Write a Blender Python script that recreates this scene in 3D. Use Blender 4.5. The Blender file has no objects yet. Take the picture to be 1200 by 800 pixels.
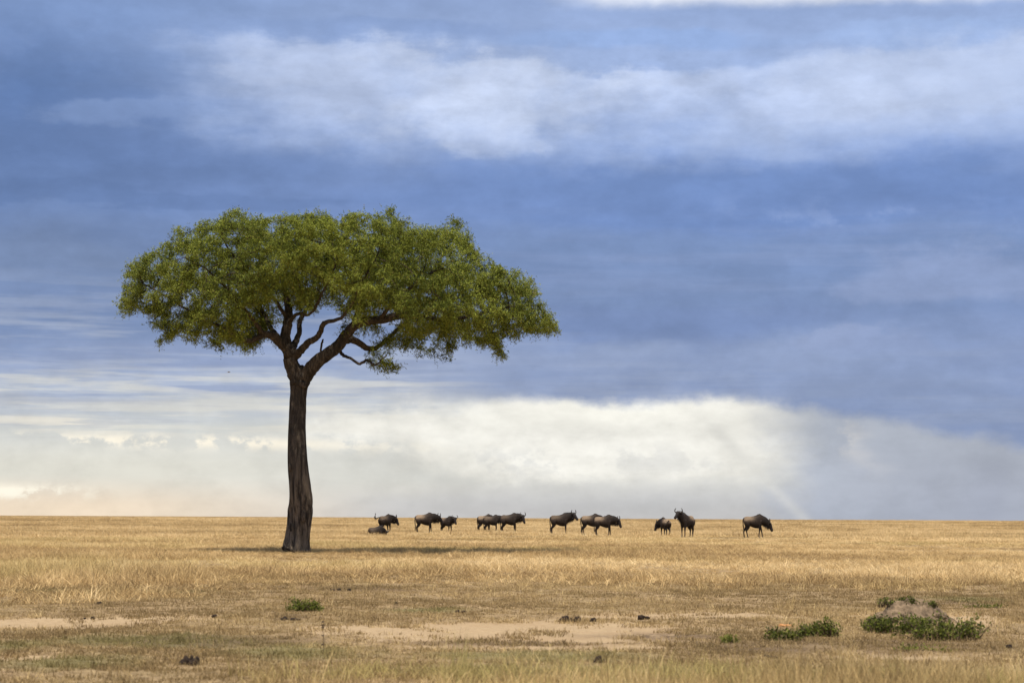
import bpy, math, random
import numpy as np
from mathutils import Vector, Matrix, kdtree

random.seed(7)
rng = np.random.default_rng(11)
S = bpy.context.scene
COL = S.collection
SUN_EL, SUN_AZ = math.radians(65), math.radians(16)     # height, and how far left of straight behind the camera

# ------------------------------------------------------------------ camera
H = 1.2                                                 # eye height above the plain
F = 2500.0                                              # focal length in photo pixels (1200 wide) = 75 mm
PITCH = math.atan(206 / F)
ROLL = math.radians(0.30)
cf = Vector((0, math.cos(PITCH), math.sin(PITCH)))
r0, u0 = Vector((1, 0, 0)), Vector((0, -math.sin(PITCH), math.cos(PITCH)))
cr = r0 * math.cos(ROLL) + u0 * math.sin(ROLL)
cu = u0 * math.cos(ROLL) - r0 * math.sin(ROLL)
cam_d = bpy.data.cameras.new('camera'); cam = bpy.data.objects.new('camera', cam_d); COL.objects.link(cam)
cam.matrix_world = Matrix(((cr.x, cu.x, -cf.x, 0), (cr.y, cu.y, -cf.y, 0), (cr.z, cu.z, -cf.z, H), (0, 0, 0, 1)))
cam_d.sensor_width = 36; cam_d.lens = 75; cam_d.clip_start = 0.3; cam_d.clip_end = 20000
cam_d.dof.use_dof = True; cam_d.dof.focus_distance = 80; cam_d.dof.aperture_fstop = 4.5
S.camera = cam

# ------------------------------------------------------------------ colour management
S.render.engine = 'CYCLES'
S.view_settings.view_transform = 'Standard'; S.view_settings.look = 'None'
S.view_settings.exposure = 0; S.view_settings.gamma = 1; S.view_settings.use_curve_mapping = False
S.cycles.max_bounces = 5; S.cycles.diffuse_bounces = 3; S.cycles.transmission_bounces = 3; S.cycles.glossy_bounces = 2
S.cycles.transparent_max_bounces = 4


def lin(r, g, b):
    f = lambda c: (c / 255 / 12.92) if c / 255 <= 0.04045 else ((c / 255 + 0.055) / 1.055) ** 2.4
    return (f(r), f(g), f(b), 1.0)


# ------------------------------------------------------------------ node expressions
class NG:
    def __init__(s, tree): s.t = tree; s.n = tree.nodes; s.l = tree.links
    def node(s, typ, **kw):
        n = s.n.new(typ)
        for k, v in kw.items(): setattr(n, k, v)
        return n
    def put(s, sock, v):
        if isinstance(v, E): s.l.new(v.o, sock)
        elif isinstance(v, bpy.types.NodeSocket): s.l.new(v, sock)
        else: sock.default_value = v
    def m(s, op, a, b=0.0, c=0.0, clamp=False):
        n = s.node('ShaderNodeMath', operation=op, use_clamp=clamp)
        for i, v in enumerate((a, b, c)): s.put(n.inputs[i], v)
        return E(s, n.outputs[0])
    def noise(s, vec, scale, detail=4, rough=0.55, dist=0.0, out=0):
        n = s.node('ShaderNodeTexNoise'); s.put(n.inputs['Vector'], vec)
        n.inputs['Scale'].default_value = scale; n.inputs['Detail'].default_value = detail
        n.inputs['Roughness'].default_value = rough; n.inputs['Distortion'].default_value = dist
        return n.outputs[1] if out else E(s, n.outputs[0])
    def sep(s, v):
        n = s.node('ShaderNodeSeparateXYZ'); s.put(n.inputs[0], v)
        return [E(s, o) for o in n.outputs]
    def comb(s, x, y, z):
        n = s.node('ShaderNodeCombineXYZ')
        for i, v in enumerate((x, y, z)): s.put(n.inputs[i], v)
        return n.outputs[0]
    def mix(s, fac, a, b, blend='MIX'):
        n = s.node('ShaderNodeMix', data_type='RGBA', blend_type=blend)
        s.put(n.inputs[0], fac); s.put(n.inputs[6], a); s.put(n.inputs[7], b)
        return n.outputs[2]
    def ss(s, x, lo, hi, a=0.0, b=1.0):
        n = s.node('ShaderNodeMapRange', interpolation_type='SMOOTHSTEP')
        s.put(n.inputs[0], x); s.put(n.inputs[1], lo); s.put(n.inputs[2], hi); s.put(n.inputs[3], a); s.put(n.inputs[4], b)
        return E(s, n.outputs[0])
    def ramp(s, x, stops, interp='LINEAR'):
        n = s.node('ShaderNodeValToRGB'); s.put(n.inputs[0], x); cr_ = n.color_ramp; cr_.interpolation = interp
        while len(cr_.elements) < len(stops): cr_.elements.new(0.5)
        for e, (p, c) in zip(cr_.elements, stops): e.position = p; e.color = c
        return n.outputs[0]


class E:
    def __init__(s, g, o): s.g = g; s.o = o
    def __add__(s, b): return s.g.m('ADD', s, b)
    __radd__ = __add__
    def __sub__(s, b): return s.g.m('SUBTRACT', s, b)
    def __rsub__(s, b): return s.g.m('SUBTRACT', b, s)
    def __mul__(s, b): return s.g.m('MULTIPLY', s, b)
    __rmul__ = __mul__
    def __truediv__(s, b): return s.g.m('DIVIDE', s, b)
    def sat(s): return s.g.m('ADD', s, 0.0, clamp=True)


# ------------------------------------------------------------------ world: Nishita sky behind broken storm cloud
W = bpy.data.worlds.new('World'); S.world = W; W.use_nodes = True
g = NG(W.node_tree); g.n.clear()
sky = g.node('ShaderNodeTexSky', sky_type='NISHITA', sun_disc=False, sun_elevation=SUN_EL, sun_rotation=math.radians(180) + SUN_AZ,
             air_density=1.0, dust_density=1.0)
D = g.node('ShaderNodeTexCoord').outputs['Generated']
dx, dy, dz = g.sep(D)
az = g.m('ARCTAN2', dx, dy); el = g.m('ARCSINE', dz)
U0 = az * 2530.0 + 600.0                     # bearing, in the photo's pixels
V0 = 606.0 - el * 2500.0                     # elevation
iso = g.comb(dx * 1.0, dy * 1.0, dz * 1.6)
fl = g.comb(dx * 1.0, dy * 1.0, dz * 6.0)
st = g.comb(dx * 1.0, dy * 1.0, dz * 16.0)
w1 = g.noise(iso, 16, 7, 0.58, out=1); a1, a2, a3 = g.sep(w1)        # billows
w2 = g.noise(fl, 7, 5, 0.55, out=1); b1, b2, b3 = g.sep(w2)          # long soft masses
w3 = g.noise(st, 9, 5, 0.55, out=1); c1, c2, c3 = g.sep(w3)          # streaks
w4 = g.noise(iso, 60, 6, 0.6, out=1); d1, d2, d3 = g.sep(w4)         # fine texture
U = U0 + (b1 - 0.5) * 260.0 + (a1 - 0.5) * 90.0
V = V0 + (b2 - 0.5) * 70.0 + (a2 - 0.5) * 60.0 + (d2 - 0.5) * 10.0
low = g.ss(V0, 400, 470)                                             # calmer warp towards the horizon
Vl = V0 + (b2 - 0.5) * 26.0 + (c2 - 0.5) * 14.0 + (a2 - 0.5) * 10.0

def blob(u, v, ru, rv, k=1.0, V_=None, p=1.0):
    X = (U - u) / ru; Y = ((V if V_ is None else V_) - v) / rv
    q = X * X + Y * Y
    if p != 1.0: q = g.m('POWER', q, p)
    return g.m('EXPONENT', q * -1.0) * k

T = lambda v: (v + 700) / 1400.0
Vg = g.m('MULTIPLY_ADD', low, (Vl - V), V)
col = g.ramp((Vg + 700.0) / 1400.0, [
    (T(-690), lin(120, 142, 186)), (T(-300), lin(138, 160, 204)), (T(0), lin(150, 172, 215)), (T(90), lin(160, 181, 222)),
    (T(170), lin(146, 169, 215)), (T(235), lin(126, 152, 205)), (T(300), lin(122, 145, 189)), (T(380), lin(126, 146, 186)),
    (T(430), lin(158, 173, 206)), (T(470), lin(186, 195, 210)), (T(505), lin(208, 211, 210)), (T(560), lin(211, 212, 208)), (T(600), lin(214, 208, 200))])
def lay(mask, c):
    global col
    col = g.mix(mask.sat(), col, lin(*c))
wob = g.ss(a3, 0.3, 0.7, 0.65, 1.0)
# upper deck
def cloud(field, n, lo=0.35, hi=0.8, amp=1.0, soft=0.35):
    """a bank whose edge is broken by billows: field 0..1 plus noise, then a soft threshold"""
    return g.ss(field + (n - 0.5) * amp + (d1 - 0.5) * soft, lo, hi) * g.ss(field, 0.02, 0.25)
lay(blob(0, 140, 260, 170, 1.0), (98, 125, 174))
lay(blob(90, 20, 240, 50, 0.5), (130, 157, 205))
lay(blob(60, 300, 260, 60, 0.6), (128, 145, 178))
lay(blob(170, 195, 300, 50, 0.75), (101, 126, 174))
lay(cloud(blob(120, 232, 330, 14, 1.0), c1, 0.3, 0.7, 0.8, 0.3) * 0.5, (96, 121, 168))
lay(cloud(blob(180, 150, 150, 20, 1.0), a1, 0.35, 0.75, 1.0, 0.5) * 0.4, (140, 162, 204))
lay(blob(330, 205, 330, 42, 0.2), (124, 148, 198))
lay(g.ss(a3, 0.48, 0.62) * blob(150, 90, 170, 50, 0.4), (150, 170, 212))
uc = (U0 - 790.0) / 170.0
crown = g.ss(V0 + (a2 - 0.5) * 66.0 + (d2 - 0.5) * 40.0 + (c2 - 0.5) * 24.0 - g.m('EXPONENT', uc * uc * -1.0) * 42.0 + (b1 - 0.5) * 60.0, 34, 72)
Vm = g.m('MAXIMUM', V, 112.0)       # crisp head of the bright bank
bank = g.m('MAXIMUM', blob(450, 112, 250, 66, 1.0, Vm, p=1.3) , blob(990, 132, 430, 58, 0.95, g.m('MAXIMUM', V, 132.0), p=1.2)) * crown
lay(cloud(bank, a1, 0.10, 0.9, 0.9, 0.3) * 0.62, (180, 197, 232))
lay(cloud(bank * 0.9, a2, 0.45, 1.1, 1.1, 0.4) * 0.5, (200, 213, 241))
lay(cloud(blob(600, 112, 200, 62, 1.0, Vm, p=1.4) * crown, a3, 0.3, 1.1, 1.2, 0.6) * 0.6, (212, 223, 246))
lay(cloud(blob(590, 152, 95, 34, 1.0), a2, 0.40, 0.75, 1.2, 0.5) * 0.4, (204, 217, 244))
lay(cloud(blob(1000, 120, 170, 34, 1.0), a3, 0.42, 0.8, 1.3, 0.5) * 0.3, (202, 215, 243))
lay(cloud(blob(330, 90, 110, 26, 1.0), a1, 0.42, 0.8, 1.3, 0.5) * 0.3, (196, 210, 240))
lay(cloud(blob(760, 52, 190, 22, 1.0), b1, 0.3, 0.8, 0.8, 0.4) * 0.9, (150, 176, 223))
lay(cloud(blob(430, 40, 250, 20, 0.9), b3, 0.3, 0.8, 0.8, 0.4) * 0.7, (138, 162, 208))
lay(cloud(blob(1080, 52, 190, 16, 1.0), b1, 0.3, 0.8, 0.8, 0.4) * 0.8, (160, 184, 228))
lay(g.ss(V0 + (a2 - 0.5) * 30.0 + (d2 - 0.5) * 10.0, 22, 0) * g.ss(U, 600, 800), (238, 243, 253))
# middle dark belt
lay(cloud(blob(840, 234, 440, 46, 1.0, p=1.4), a2, 0.1, 0.75, 0.5, 0.15) * 0.95, (116, 143, 196))
lay(blob(1150, 235, 240, 36, 0.5), (114, 141, 194))
lay(blob(520, 250, 220, 36, 0.2), (126, 149, 197))
lay(cloud(blob(1120, 100, 230, 44, 1.0), a2, 0.2, 0.8, 0.8, 0.3) * 0.5, (200, 214, 243))
lay(g.ss(c1, 0.47, 0.66) * blob(860, 320, 560, 60, 0.3), (146, 163, 203))
lay(g.ss(a1 + (d3 - 0.5) * 0.5, 0.55, 0.70) * blob(980, 270, 260, 34, 0.35), (158, 176, 216))
lay(cloud(blob(760, 375, 270, 34, 1.0), b1, 0.2, 0.8, 0.8, 0.3) * 0.7, (122, 143, 189))
lay(cloud(blob(1010, 412, 130, 20, 1.0), a2, 0.35, 0.75, 1.3, 0.9) * 0.45, (164, 175, 206))
lay(blob(1180, 430, 280, 60, 0.6), (122, 143, 188))
lay(cloud(blob(1120, 330, 190, 34, 1.0), a1, 0.3, 0.9, 1.3, 0.6) * 0.5, (156, 171, 208))
# streaked left side
lay(g.ss(c3, 0.46, 0.60) * g.ss(U, 760, 380) * g.ss(V0, 300, 420) * g.ss(V0, 520, 470) * 0.5, (186, 194, 211))
lay(g.ss(c1, 0.50, 0.62) * g.ss(U, 700, 420) * g.ss(V0, 330, 420) * g.ss(V0, 500, 465) * 0.6, (140, 155, 190))
lay(g.ss(c2, 0.50, 0.62) * g.ss(U, 800, 500) * g.ss(V0, 425, 455) * g.ss(V0, 545, 505) * 0.6, (226, 224, 215))
lay(g.ss(c3, 0.52, 0.60) * g.ss(U, 800, 500) * g.ss(V0, 450, 475) * g.ss(V0, 530, 500) * 0.5, (186, 190, 198))
# low bright opening under the deck
lay(blob(800, 520, 330, 70, 0.9, Vl, 1.6), (212, 212, 209))
op = blob(690, 512, 300, 58, 1.0, Vl, 1.5)
lay(cloud(op, a2, 0.15, 0.65, 1.0, 0.4) * 0.92, (232, 230, 222))
lay(cloud(op, a1, 0.35, 0.85, 1.3, 0.8) * 0.9, (245, 243, 235))
lay(g.ss(a3 + (d2 - 0.5) * 0.8, 0.50, 0.62) * blob(640, 545, 260, 26, 0.5), (203, 204, 204))
lay(blob(690, 482, 130, 18, 1.0, Vl), (255, 253, 243))
lay(blob(480, 480, 170, 9, 0.7, Vl) * g.ss(c2, 0.35, 0.55), (240, 237, 227))
lay(g.ss(V0 + (a2 - 0.5) * 30.0, 560, 592) * g.ss(U0, 330, 470) * 0.6, (189, 191, 196))
lay(blob(110, 555, 330, 36, 0.8, V0), (228, 225, 212))
lay(g.ss(V0, 555, 600) * g.ss(U0, 480, 80), (245, 226, 201))
# grey rain to the right
rain = g.noise(g.comb(dx * 1.0 - dz * 0.25, dy * 1.0, dz * 0.12), 22, 3, 0.5)
lay(g.ss(U0 + (a1 - 0.5) * 150.0 + (d1 - 0.5) * 60.0 + V0 * 0.25, 1000, 1120) * g.ss(V0, 430, 480) * 0.93, (176, 183, 197))
lay(g.ss(U0, 880, 1200) * g.ss(V0, 470, 585) * g.ss(rain, 0.3, 0.7, 0.5, 1.0), (160, 166, 183))
lay(g.ss(a3 + (d1 - 0.5) * 0.8, 0.44, 0.6) * blob(1022, 515, 24, 30, 0.8, V0), (200, 200, 203))
# shaft of light
sh = (U0 - 850.0) * 0.71 - (V0 - 512.0) * 0.71
lay(g.m('EXPONENT', sh * sh * -0.02) * g.ss(V0, 470, 520) * g.ss(V0, 630, 602) * 0.42, (220, 219, 214))
# underside of the dark deck, a fairly sharp line falling to the right
sq = g.m('MAXIMUM', U0 - 900.0, 0.0)
edge = 475.0 + g.m('MINIMUM', sq * 0.17, 75.0) + (a2 - 0.5) * 26.0 + (d2 - 0.5) * 22.0 + (b1 - 0.5) * 10.0
deck = g.ss(edge - V0, -5.0, 14) * g.ss(V0, 385, 440) * g.ss(U0 + (b1 - 0.5) * 200.0, 450, 660)
lay(deck * g.ss(c1, 0.3, 0.7, 0.85, 1.0), (137, 154, 191))
lay(deck * g.ss(c2, 0.45, 0.65) * 0.5, (156, 169, 198))
lay(deck * g.ss(a1, 0.5, 0.68) * 0.35, (120, 138, 180))
# small sunlit tufts low on the left
lay(g.ss(a1 + (d1 - 0.5) * 0.9, 0.44, 0.56) * blob(170, 521, 250, 8, 1.0, V0 + (b2 - 0.5) * 16.0 - U0 * 0.012 + 2.0) * 1.2, (254, 246, 228))
lay(g.ss(c1, 0.48, 0.56) * blob(120, 500, 250, 12, 0.8, V0), (240, 234, 220))
lay(g.ss(d1 + (a1 - 0.5) * 0.6, 0.40, 0.52) * blob(20, 580, 95, 8, 1.2, V0 + (a2 - 0.5) * 8.0), (255, 248, 230))
# fine mottling of the whole sheet, and the open sky seen through it overhead and behind
off = lambda v, k: g.comb(dx * 1.0 + 0.0045 * k, dy * 1.0, dz * v + 0.006 * k * v)
rel = (g.noise(g.comb(dx * 1.0, dy * 1.0, dz * 1.9), 15, 8, 0.6) - g.noise(off(1.9, 1.0), 15, 8, 0.6))
rel2 = (g.noise(g.comb(dx * 1.0, dy * 1.0, dz * 2.6), 6, 8, 0.62) - g.noise(off(2.6, 1.6), 6, 8, 0.62))
wgt = g.m('MAXIMUM', g.m('MAXIMUM', blob(640, 120, 620, 80, 1.0), blob(720, 520, 330, 60, 0.8, V0)), g.ss(el, 0.02, 0.08, 0.15, 0.38))
rr_s = g.m('MAXIMUM', g.m('MINIMUM', (rel * 0.9 + rel2 * 1.1) * wgt * 1.0, 0.10), -0.10)
mot = (1.0 + rr_s) * g.ss(b2 + (b3 - 0.5) * 0.5, 0.3, 0.7, 0.955, 1.04) * g.ss(a3 + (d3 - 0.5) * 0.9, 0.3, 0.7, 0.95, 1.045)
colv = g.node('ShaderNodeVectorMath', operation='SCALE'); g.put(colv.inputs[0], col); g.put(colv.inputs['Scale'], mot * 10.0)
cover = g.ss(el, 0.25, 0.6, 0.97, 0.62) * g.ss(g.noise(iso, 2.2, 5, 0.55), 0.36, 0.6, 0.72, 1.0)
cover = g.m('MAXIMUM', cover, g.ss(el, 0.36, 0.26, 0.0, 0.97))
fin = g.mix(cover.sat(), sky.outputs[0], colv.outputs[0])
bg = g.node('ShaderNodeBackground'); g.put(bg.inputs[0], fin); bg.inputs[1].default_value = 0.1
g.l.new(bg.outputs[0], g.node('ShaderNodeOutputWorld').inputs[0])
W.cycles.sampling_method = 'MANUAL'; W.cycles.sample_map_resolution = 512

# ------------------------------------------------------------------ sun
sd = bpy.data.lights.new('sun', 'SUN'); sd.energy = 5.0; sd.angle = math.radians(0.5); sd.color = (1.0, 0.90, 0.76)
so = bpy.data.objects.new('sun', sd); COL.objects.link(so)
to_sun = Vector((-math.sin(SUN_AZ) * math.cos(SUN_EL), -math.cos(SUN_AZ) * math.cos(SUN_EL), math.sin(SUN_EL)))
so.rotation_euler = to_sun.to_track_quat('Z', 'Y').to_euler(); so.location = (-20, -40, 60)


# ------------------------------------------------------------------ numpy noise
def _h(ix, iy, s):
    n = (ix.astype(np.int64) * 374761393 + iy.astype(np.int64) * 668265263 + s * 974634777) & 0xffffffff
    n = ((n ^ (n >> 13)) * 1274126177) & 0xffffffff
    n = ((n ^ (n >> 16)) * 2246822519) & 0xffffffff
    return ((n >> 8) & 0xffff) / 65535.0
def vn(x, y, s=0):
    x = np.asarray(x, float); y = np.asarray(y, float)
    ix, iy = np.floor(x), np.floor(y); fx, fy = x - ix, y - iy
    fx = fx * fx * (3 - 2 * fx); fy = fy * fy * (3 - 2 * fy)
    a = _h(ix, iy, s); b = _h(ix + 1, iy, s); c = _h(ix, iy + 1, s); d = _h(ix + 1, iy + 1, s)
    return (a * (1 - fx) + b * fx) * (1 - fy) + (c * (1 - fx) + d * fx) * fy
def fbm(x, y, s=0, o=4):
    t, a, n = 0, 0.5, 0
    for i in range(o):
        t = t + a * vn(np.asarray(x) * 2 ** i + 17.3 * i, np.asarray(y) * 2 ** i - 9.1 * i, s + i * 13); n += a; a *= 0.5
    return t / n                       # 0..1
def sst(x, a, b):
    t = np.clip((x - a) / (b - a), 0, 1); return t * t * (3 - 2 * t)

CREST = 320.0
def gz(x, y):
    x = np.asarray(x, float); y = np.asarray(y, float)
    r = np.hypot(x, y)
    z = 0.86 * sst(y, 165, CREST) * (0.97 + 0.03 * np.sin(x * 0.021)) - 2.2 * sst(y, CREST, 620)
    z = z + (fbm(x * 0.35, y * 0.35, 3) - 0.5) * 0.07 * sst(r, 4, 12) * (1 - 0.6 * sst(r, 100, 200))
    z = z + (fbm(x * 0.05, y * 0.05, 5, 3) - 0.5) * 0.12 * sst(r, 25, 60)
    return z
def gzf(x, y): return float(gz(np.array([x]), np.array([y]))[0])
def ray(px, py): return cf + cr * ((px - 600) / F) + cu * ((400 - py) / F)
def at(px, py, depth):
    r = ray(px, py); return Vector((0, 0, H)) + r * (depth / r.y)
def ground_at(px, py):
    r = ray(px, py); d = 10.0
    for k in range(4000):
        p = Vector((0, 0, H)) + r * (d / r.y)
        if p.z <= gzf(p.x, p.y): break
        d += 0.05 + d * 0.0015
    return Vector((p.x, p.y, gzf(p.x, p.y)))
def flat(px, py):
    r = ray(px, py); k = -H / r.z; return (r.x * k, r.y * k)


# ------------------------------------------------------------------ object helpers
def tag(o, label=None, cat=None, group=None, kind=None):
    for k, v in (('label', label), ('category', cat), ('group', group), ('kind', kind)):
        if v: o[k] = v
    return o
def empty(name, loc, rz=0.0, **kw):
    o = bpy.data.objects.new(name, None); COL.objects.link(o); o.location = loc; o.rotation_euler = (0, 0, rz); o.empty_display_size = 0.2
    return tag(o, **kw)
def mesh_np(name, V_, F_, mat, parent=None, smooth=True, attrs=None, link=True):
    """V_ (n,3); F_ list of faces or (m,k) array."""
    me = bpy.data.meshes.new(name); V_ = np.asarray(V_, np.float32)
    if isinstance(F_, np.ndarray):
        k = F_.shape[1]; loops = F_.astype(np.int32).ravel(); starts = np.arange(0, len(loops), k, dtype=np.int32)
    else:
        ln = np.array([len(f) for f in F_], np.int32); loops = np.array([i for f in F_ for i in f], np.int32)
        starts = np.concatenate(([0], np.cumsum(ln)[:-1])).astype(np.int32)
    me.vertices.add(len(V_)); me.vertices.foreach_set('co', V_.ravel())
    me.loops.add(len(loops)); me.loops.foreach_set('vertex_index', loops)
    me.polygons.add(len(starts)); me.polygons.foreach_set('loop_start', starts)
    me.update(calc_edges=True)
    if smooth: me.polygons.foreach_set('use_smooth', np.ones(len(starts), bool))
    for k, a in (attrs or {}).items():
        a = np.asarray(a, np.float32)
        if a.ndim == 1: me.attributes.new(k, 'FLOAT', 'POINT').data.foreach_set('value', a)
        else: me.attributes.new(k, 'FLOAT_VECTOR', 'POINT').data.foreach_set('vector', a.ravel())
    if mat: me.materials.append(mat)
    o = bpy.data.objects.new(name, me)
    if link: COL.objects.link(o)
    if parent: o.parent = parent
    return o

class MB:
    def __init__(s): s.v = []; s.f = []
    def tube(s, pts, rad, n=8, cap=True, squash=None, ridge=None):
        """pts list of Vector; rad list; rings with parallel-transported frame"""
        base = len(s.v); N = len(pts); up = None
        for i in range(N):
            t = (pts[min(i + 1, N - 1)] - pts[max(i - 1, 0)])
            t = t.normalized() if t.length > 1e-9 else Vector((0, 0, 1))
            if up is None:
                up = Vector((0, 1, 0)) if abs(t.y) < 0.9 else Vector((1, 0, 0))
            a = (up - t * up.dot(t))
            if a.length < 1e-6: a = t.orthogonal()
            a.normalize(); b = t.cross(a); up = a
            for k in range(n):
                th = 2 * math.pi * k / n; r = rad[i]
                if ridge: r = r * ridge(i / (N - 1), th)
                s.v.append(pts[i] + a * (math.cos(th) * r * (squash[i] if squash else 1)) + b * (math.sin(th) * r))
            if i:
                p = base + (i - 1) * n; q = base + i * n
                for k in range(n): s.f.append((p + k, p + (k + 1) % n, q + (k + 1) % n, q + k))
        if cap:
            s.f.append(tuple(base + k for k in range(n))[::-1]); s.f.append(tuple(base + (N - 1) * n + k for k in range(n)))
    def ell(s, c, r, rot=None, nu=12, nv=8):
        base = len(s.v); rot = rot or Matrix.Identity(3)
        for i in range(nv + 1):
            ph = math.pi * i / nv
            for k in range(nu):
                th = 2 * math.pi * k / nu
                s.v.append(Vector(c) + rot @ Vector((r[0] * math.sin(ph) * math.cos(th), r[1] * math.sin(ph) * math.sin(th), r[2] * math.cos(ph))))
            if i:
                p = base + (i - 1) * nu; q = base + i * nu
                for k in range(nu): s.f.append((p + k, q + k, q + (k + 1) % nu, p + (k + 1) % nu))
    def build(s, name, mat, parent=None, smooth=True, **kw):
        return mesh_np(name, np.array([tuple(v) for v in s.v]), s.f, mat, parent, smooth, **kw)

def cat_pts(P, R, n=6):
    """Catmull-Rom resample of (Vector, radius)"""
    out, ro = [], []
    N = len(P)
    for i in range(N - 1):
        p0 = P[max(i - 1, 0)]; p1 = P[i]; p2 = P[i + 1]; p3 = P[min(i + 2, N - 1)]
        for k in range(n):
            t = k / n; t2, t3 = t * t, t * t * t
            out.append(0.5 * ((2 * p1) + (p2 - p0) * t + (2 * p0 - 5 * p1 + 4 * p2 - p3) * t2 + (3 * p1 - 3 * p2 + p3 - p0) * t3))
            ro.append(R[i] * (1 - t) + R[i + 1] * t)
    out.append(P[-1]); ro.append(R[-1]); return out, ro


# ------------------------------------------------------------------ materials
def mat(name):
    m = bpy.data.materials.new(name); m.use_nodes = True; g = NG(m.node_tree); g.n.clear()
    out = g.node('ShaderNodeOutputMaterial'); p = g.node('ShaderNodeBsdfPrincipled'); g.l.new(p.outputs[0], out.inputs[0])
    p.inputs['Roughness'].default_value = 0.9; p.inputs['Specular IOR Level'].default_value = 0.15
    return m, g, p, out
def attr(g, name, typ='GEOMETRY'):
    n = g.node('ShaderNodeAttribute', attribute_name=name, attribute_type=typ)
    return n
def bump(g, p, h, s=0.5, d=0.01):
    b = g.node('ShaderNodeBump'); b.inputs['Strength'].default_value = s; b.inputs['Distance'].default_value = d
    g.put(b.inputs['Height'], h); g.l.new(b.outputs[0], p.inputs['Normal'])

def make_leafy(name, dark, light, dry, trans=0.35, kind='GEOMETRY'):
    m, g, p, out = mat(name)
    a = attr(g, 'tint', kind); t = E(g, a.outputs['Fac'])
    c = g.ramp(t, [(0.0, dark), (0.6, light), (0.9, light), (1.0, dry)])
    p.inputs['Roughness'].default_value = 0.7
    g.put(p.inputs['Base Color'], c)
    tr = g.node('ShaderNodeBsdfTranslucent'); g.put(tr.inputs[0], c)
    mx = g.node('ShaderNodeMixShader'); mx.inputs[0].default_value = trans
    g.l.new(p.outputs[0], mx.inputs[1]); g.l.new(tr.outputs[0], mx.inputs[2]); g.l.new(mx.outputs[0], out.inputs[0])
    return m
M_leaf = make_leafy('acacia_leaf', (0.042, 0.064, 0.013, 1), (0.310, 0.350, 0.058, 1), (0.30, 0.22, 0.07, 1), 0.20)
M_shrub = make_leafy('shrub_leaf', (0.035, 0.048, 0.012, 1), (0.175, 0.200, 0.034, 1), (0.15, 0.12, 0.06, 1), 0.25)

def bark_mat():
    m, g, p, out = mat('bark'); tc = g.node('ShaderNodeTexCoord').outputs['Object']
    x, y, z = g.sep(tc)
    n = g.noise(g.comb(x * 1.0, y * 1.0, z * 0.13), 9, 7, 0.68, 0.4); n2 = g.noise(tc, 30, 4, 0.6)
    n3 = g.noise(tc, 1.3, 3, 0.5)
    c = g.ramp(n * 0.75 + n2 * 0.25, [(0.3, (0.014, 0.011, 0.009, 1)), (0.5, (0.058, 0.047, 0.037, 1)), (0.64, (0.160, 0.128, 0.096, 1))])
    c = g.mix(g.ss(n3, 0.45, 0.7, 0, 0.45), c, (0.09, 0.068, 0.048, 1))
    c = g.mix((g.ss(z, 3.6, 1.2) * g.ss(n, 0.40, 0.62) * 0.75).sat(), c, (0.26, 0.20, 0.14, 1))  # light on the lower trunk's ridges, painted into the bark colour
    g.put(p.inputs['Base Color'], c); bump(g, p, n * 0.8 + n2 * 0.3, 1.0, 0.09)
    return m
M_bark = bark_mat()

def ground_mat():
    m, g, p, out = mat('savanna_soil'); tc = g.node('ShaderNodeTexCoord').outputs['Object']
    bare = E(g, attr(g, 'bare').outputs['Fac']); dk = E(g, attr(g, 'litter').outputs['Fac']); gr = E(g, attr(g, 'green').outputs['Fac'])
    n1 = g.noise(tc, 0.5, 6, 0.6); n2 = g.noise(tc, 9, 6, 0.7); n3 = g.noise(tc, 55, 4, 0.65)
    turf = g.ramp(n2 * 0.65 + n3 * 0.35, [(0.38, (0.11, 0.073, 0.038, 1)), (0.48, (0.26, 0.18, 0.095, 1)), (0.60, (0.47, 0.34, 0.18, 1))])
    turf = g.mix(g.ss(n1, 0.4, 0.65, 0, 0.35), turf, (0.26, 0.20, 0.10, 1))
    turf = g.mix(gr * 0.5, turf, (0.13, 0.14, 0.05, 1))
    soil = g.ramp(n2 * 0.5 + n3 * 0.5, [(0.3, (0.26, 0.18, 0.10, 1)), (0.5, (0.41, 0.30, 0.175, 1)), (0.70, (0.52, 0.395, 0.24, 1))])
    soil = g.mix(g.ss(n1, 0.42, 0.62, 0, 0.5), soil, (0.36, 0.25, 0.14, 1))
    c = g.mix(g.ss(bare + (n2 - 0.5) * 0.9, 0.35, 0.6), turf, soil)
    c = g.mix((dk * g.ss(n2, 0.35, 0.6)).sat(), c, (0.12, 0.080, 0.048, 1))
    g.put(p.inputs['Base Color'], c); p.inputs['Roughness'].default_value = 0.95
    bump(g, p, n2 * 0.6 + n3 * 0.4, 0.8, 0.03)
    return m
M_ground = ground_mat()

def straw_mat(name, dark, mid, light, green, trans=0.25):
    m, g, p, out = mat(name)
    t = E(g, attr(g, 'tint', 'INSTANCER').outputs['Fac']); gn = E(g, attr(g, 'greenness', 'INSTANCER').outputs['Fac'])
    b = E(g, attr(g, 'blade').outputs['Fac']); hgt = E(g, attr(g, 'along').outputs['Fac'])
    c = g.ramp((t * 0.6 + b * 0.4).sat(), [(0.0, dark), (0.5, mid), (1.0, light)])
    c = g.mix((gn * g.ss(b, 0.0, 1.0, 0.5, 1.0)).sat(), c, green)
    g.put(p.inputs['Base Color'], c); p.inputs['Roughness'].default_value = 0.75
    tr = g.node('ShaderNodeBsdfTranslucent'); g.put(tr.inputs[0], c)
    mx = g.node('ShaderNodeMixShader'); mx.inputs[0].default_value = trans
    g.l.new(p.outputs[0], mx.inputs[1]); g.l.new(tr.outputs[0], mx.inputs[2]); g.l.new(mx.outputs[0], out.inputs[0])
    return m
M_straw = straw_mat('straw', (0.22, 0.145, 0.07, 1), (0.66, 0.475, 0.225, 1), (0.88, 0.70, 0.40, 1), (0.42, 0.40, 0.12, 1))
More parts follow.
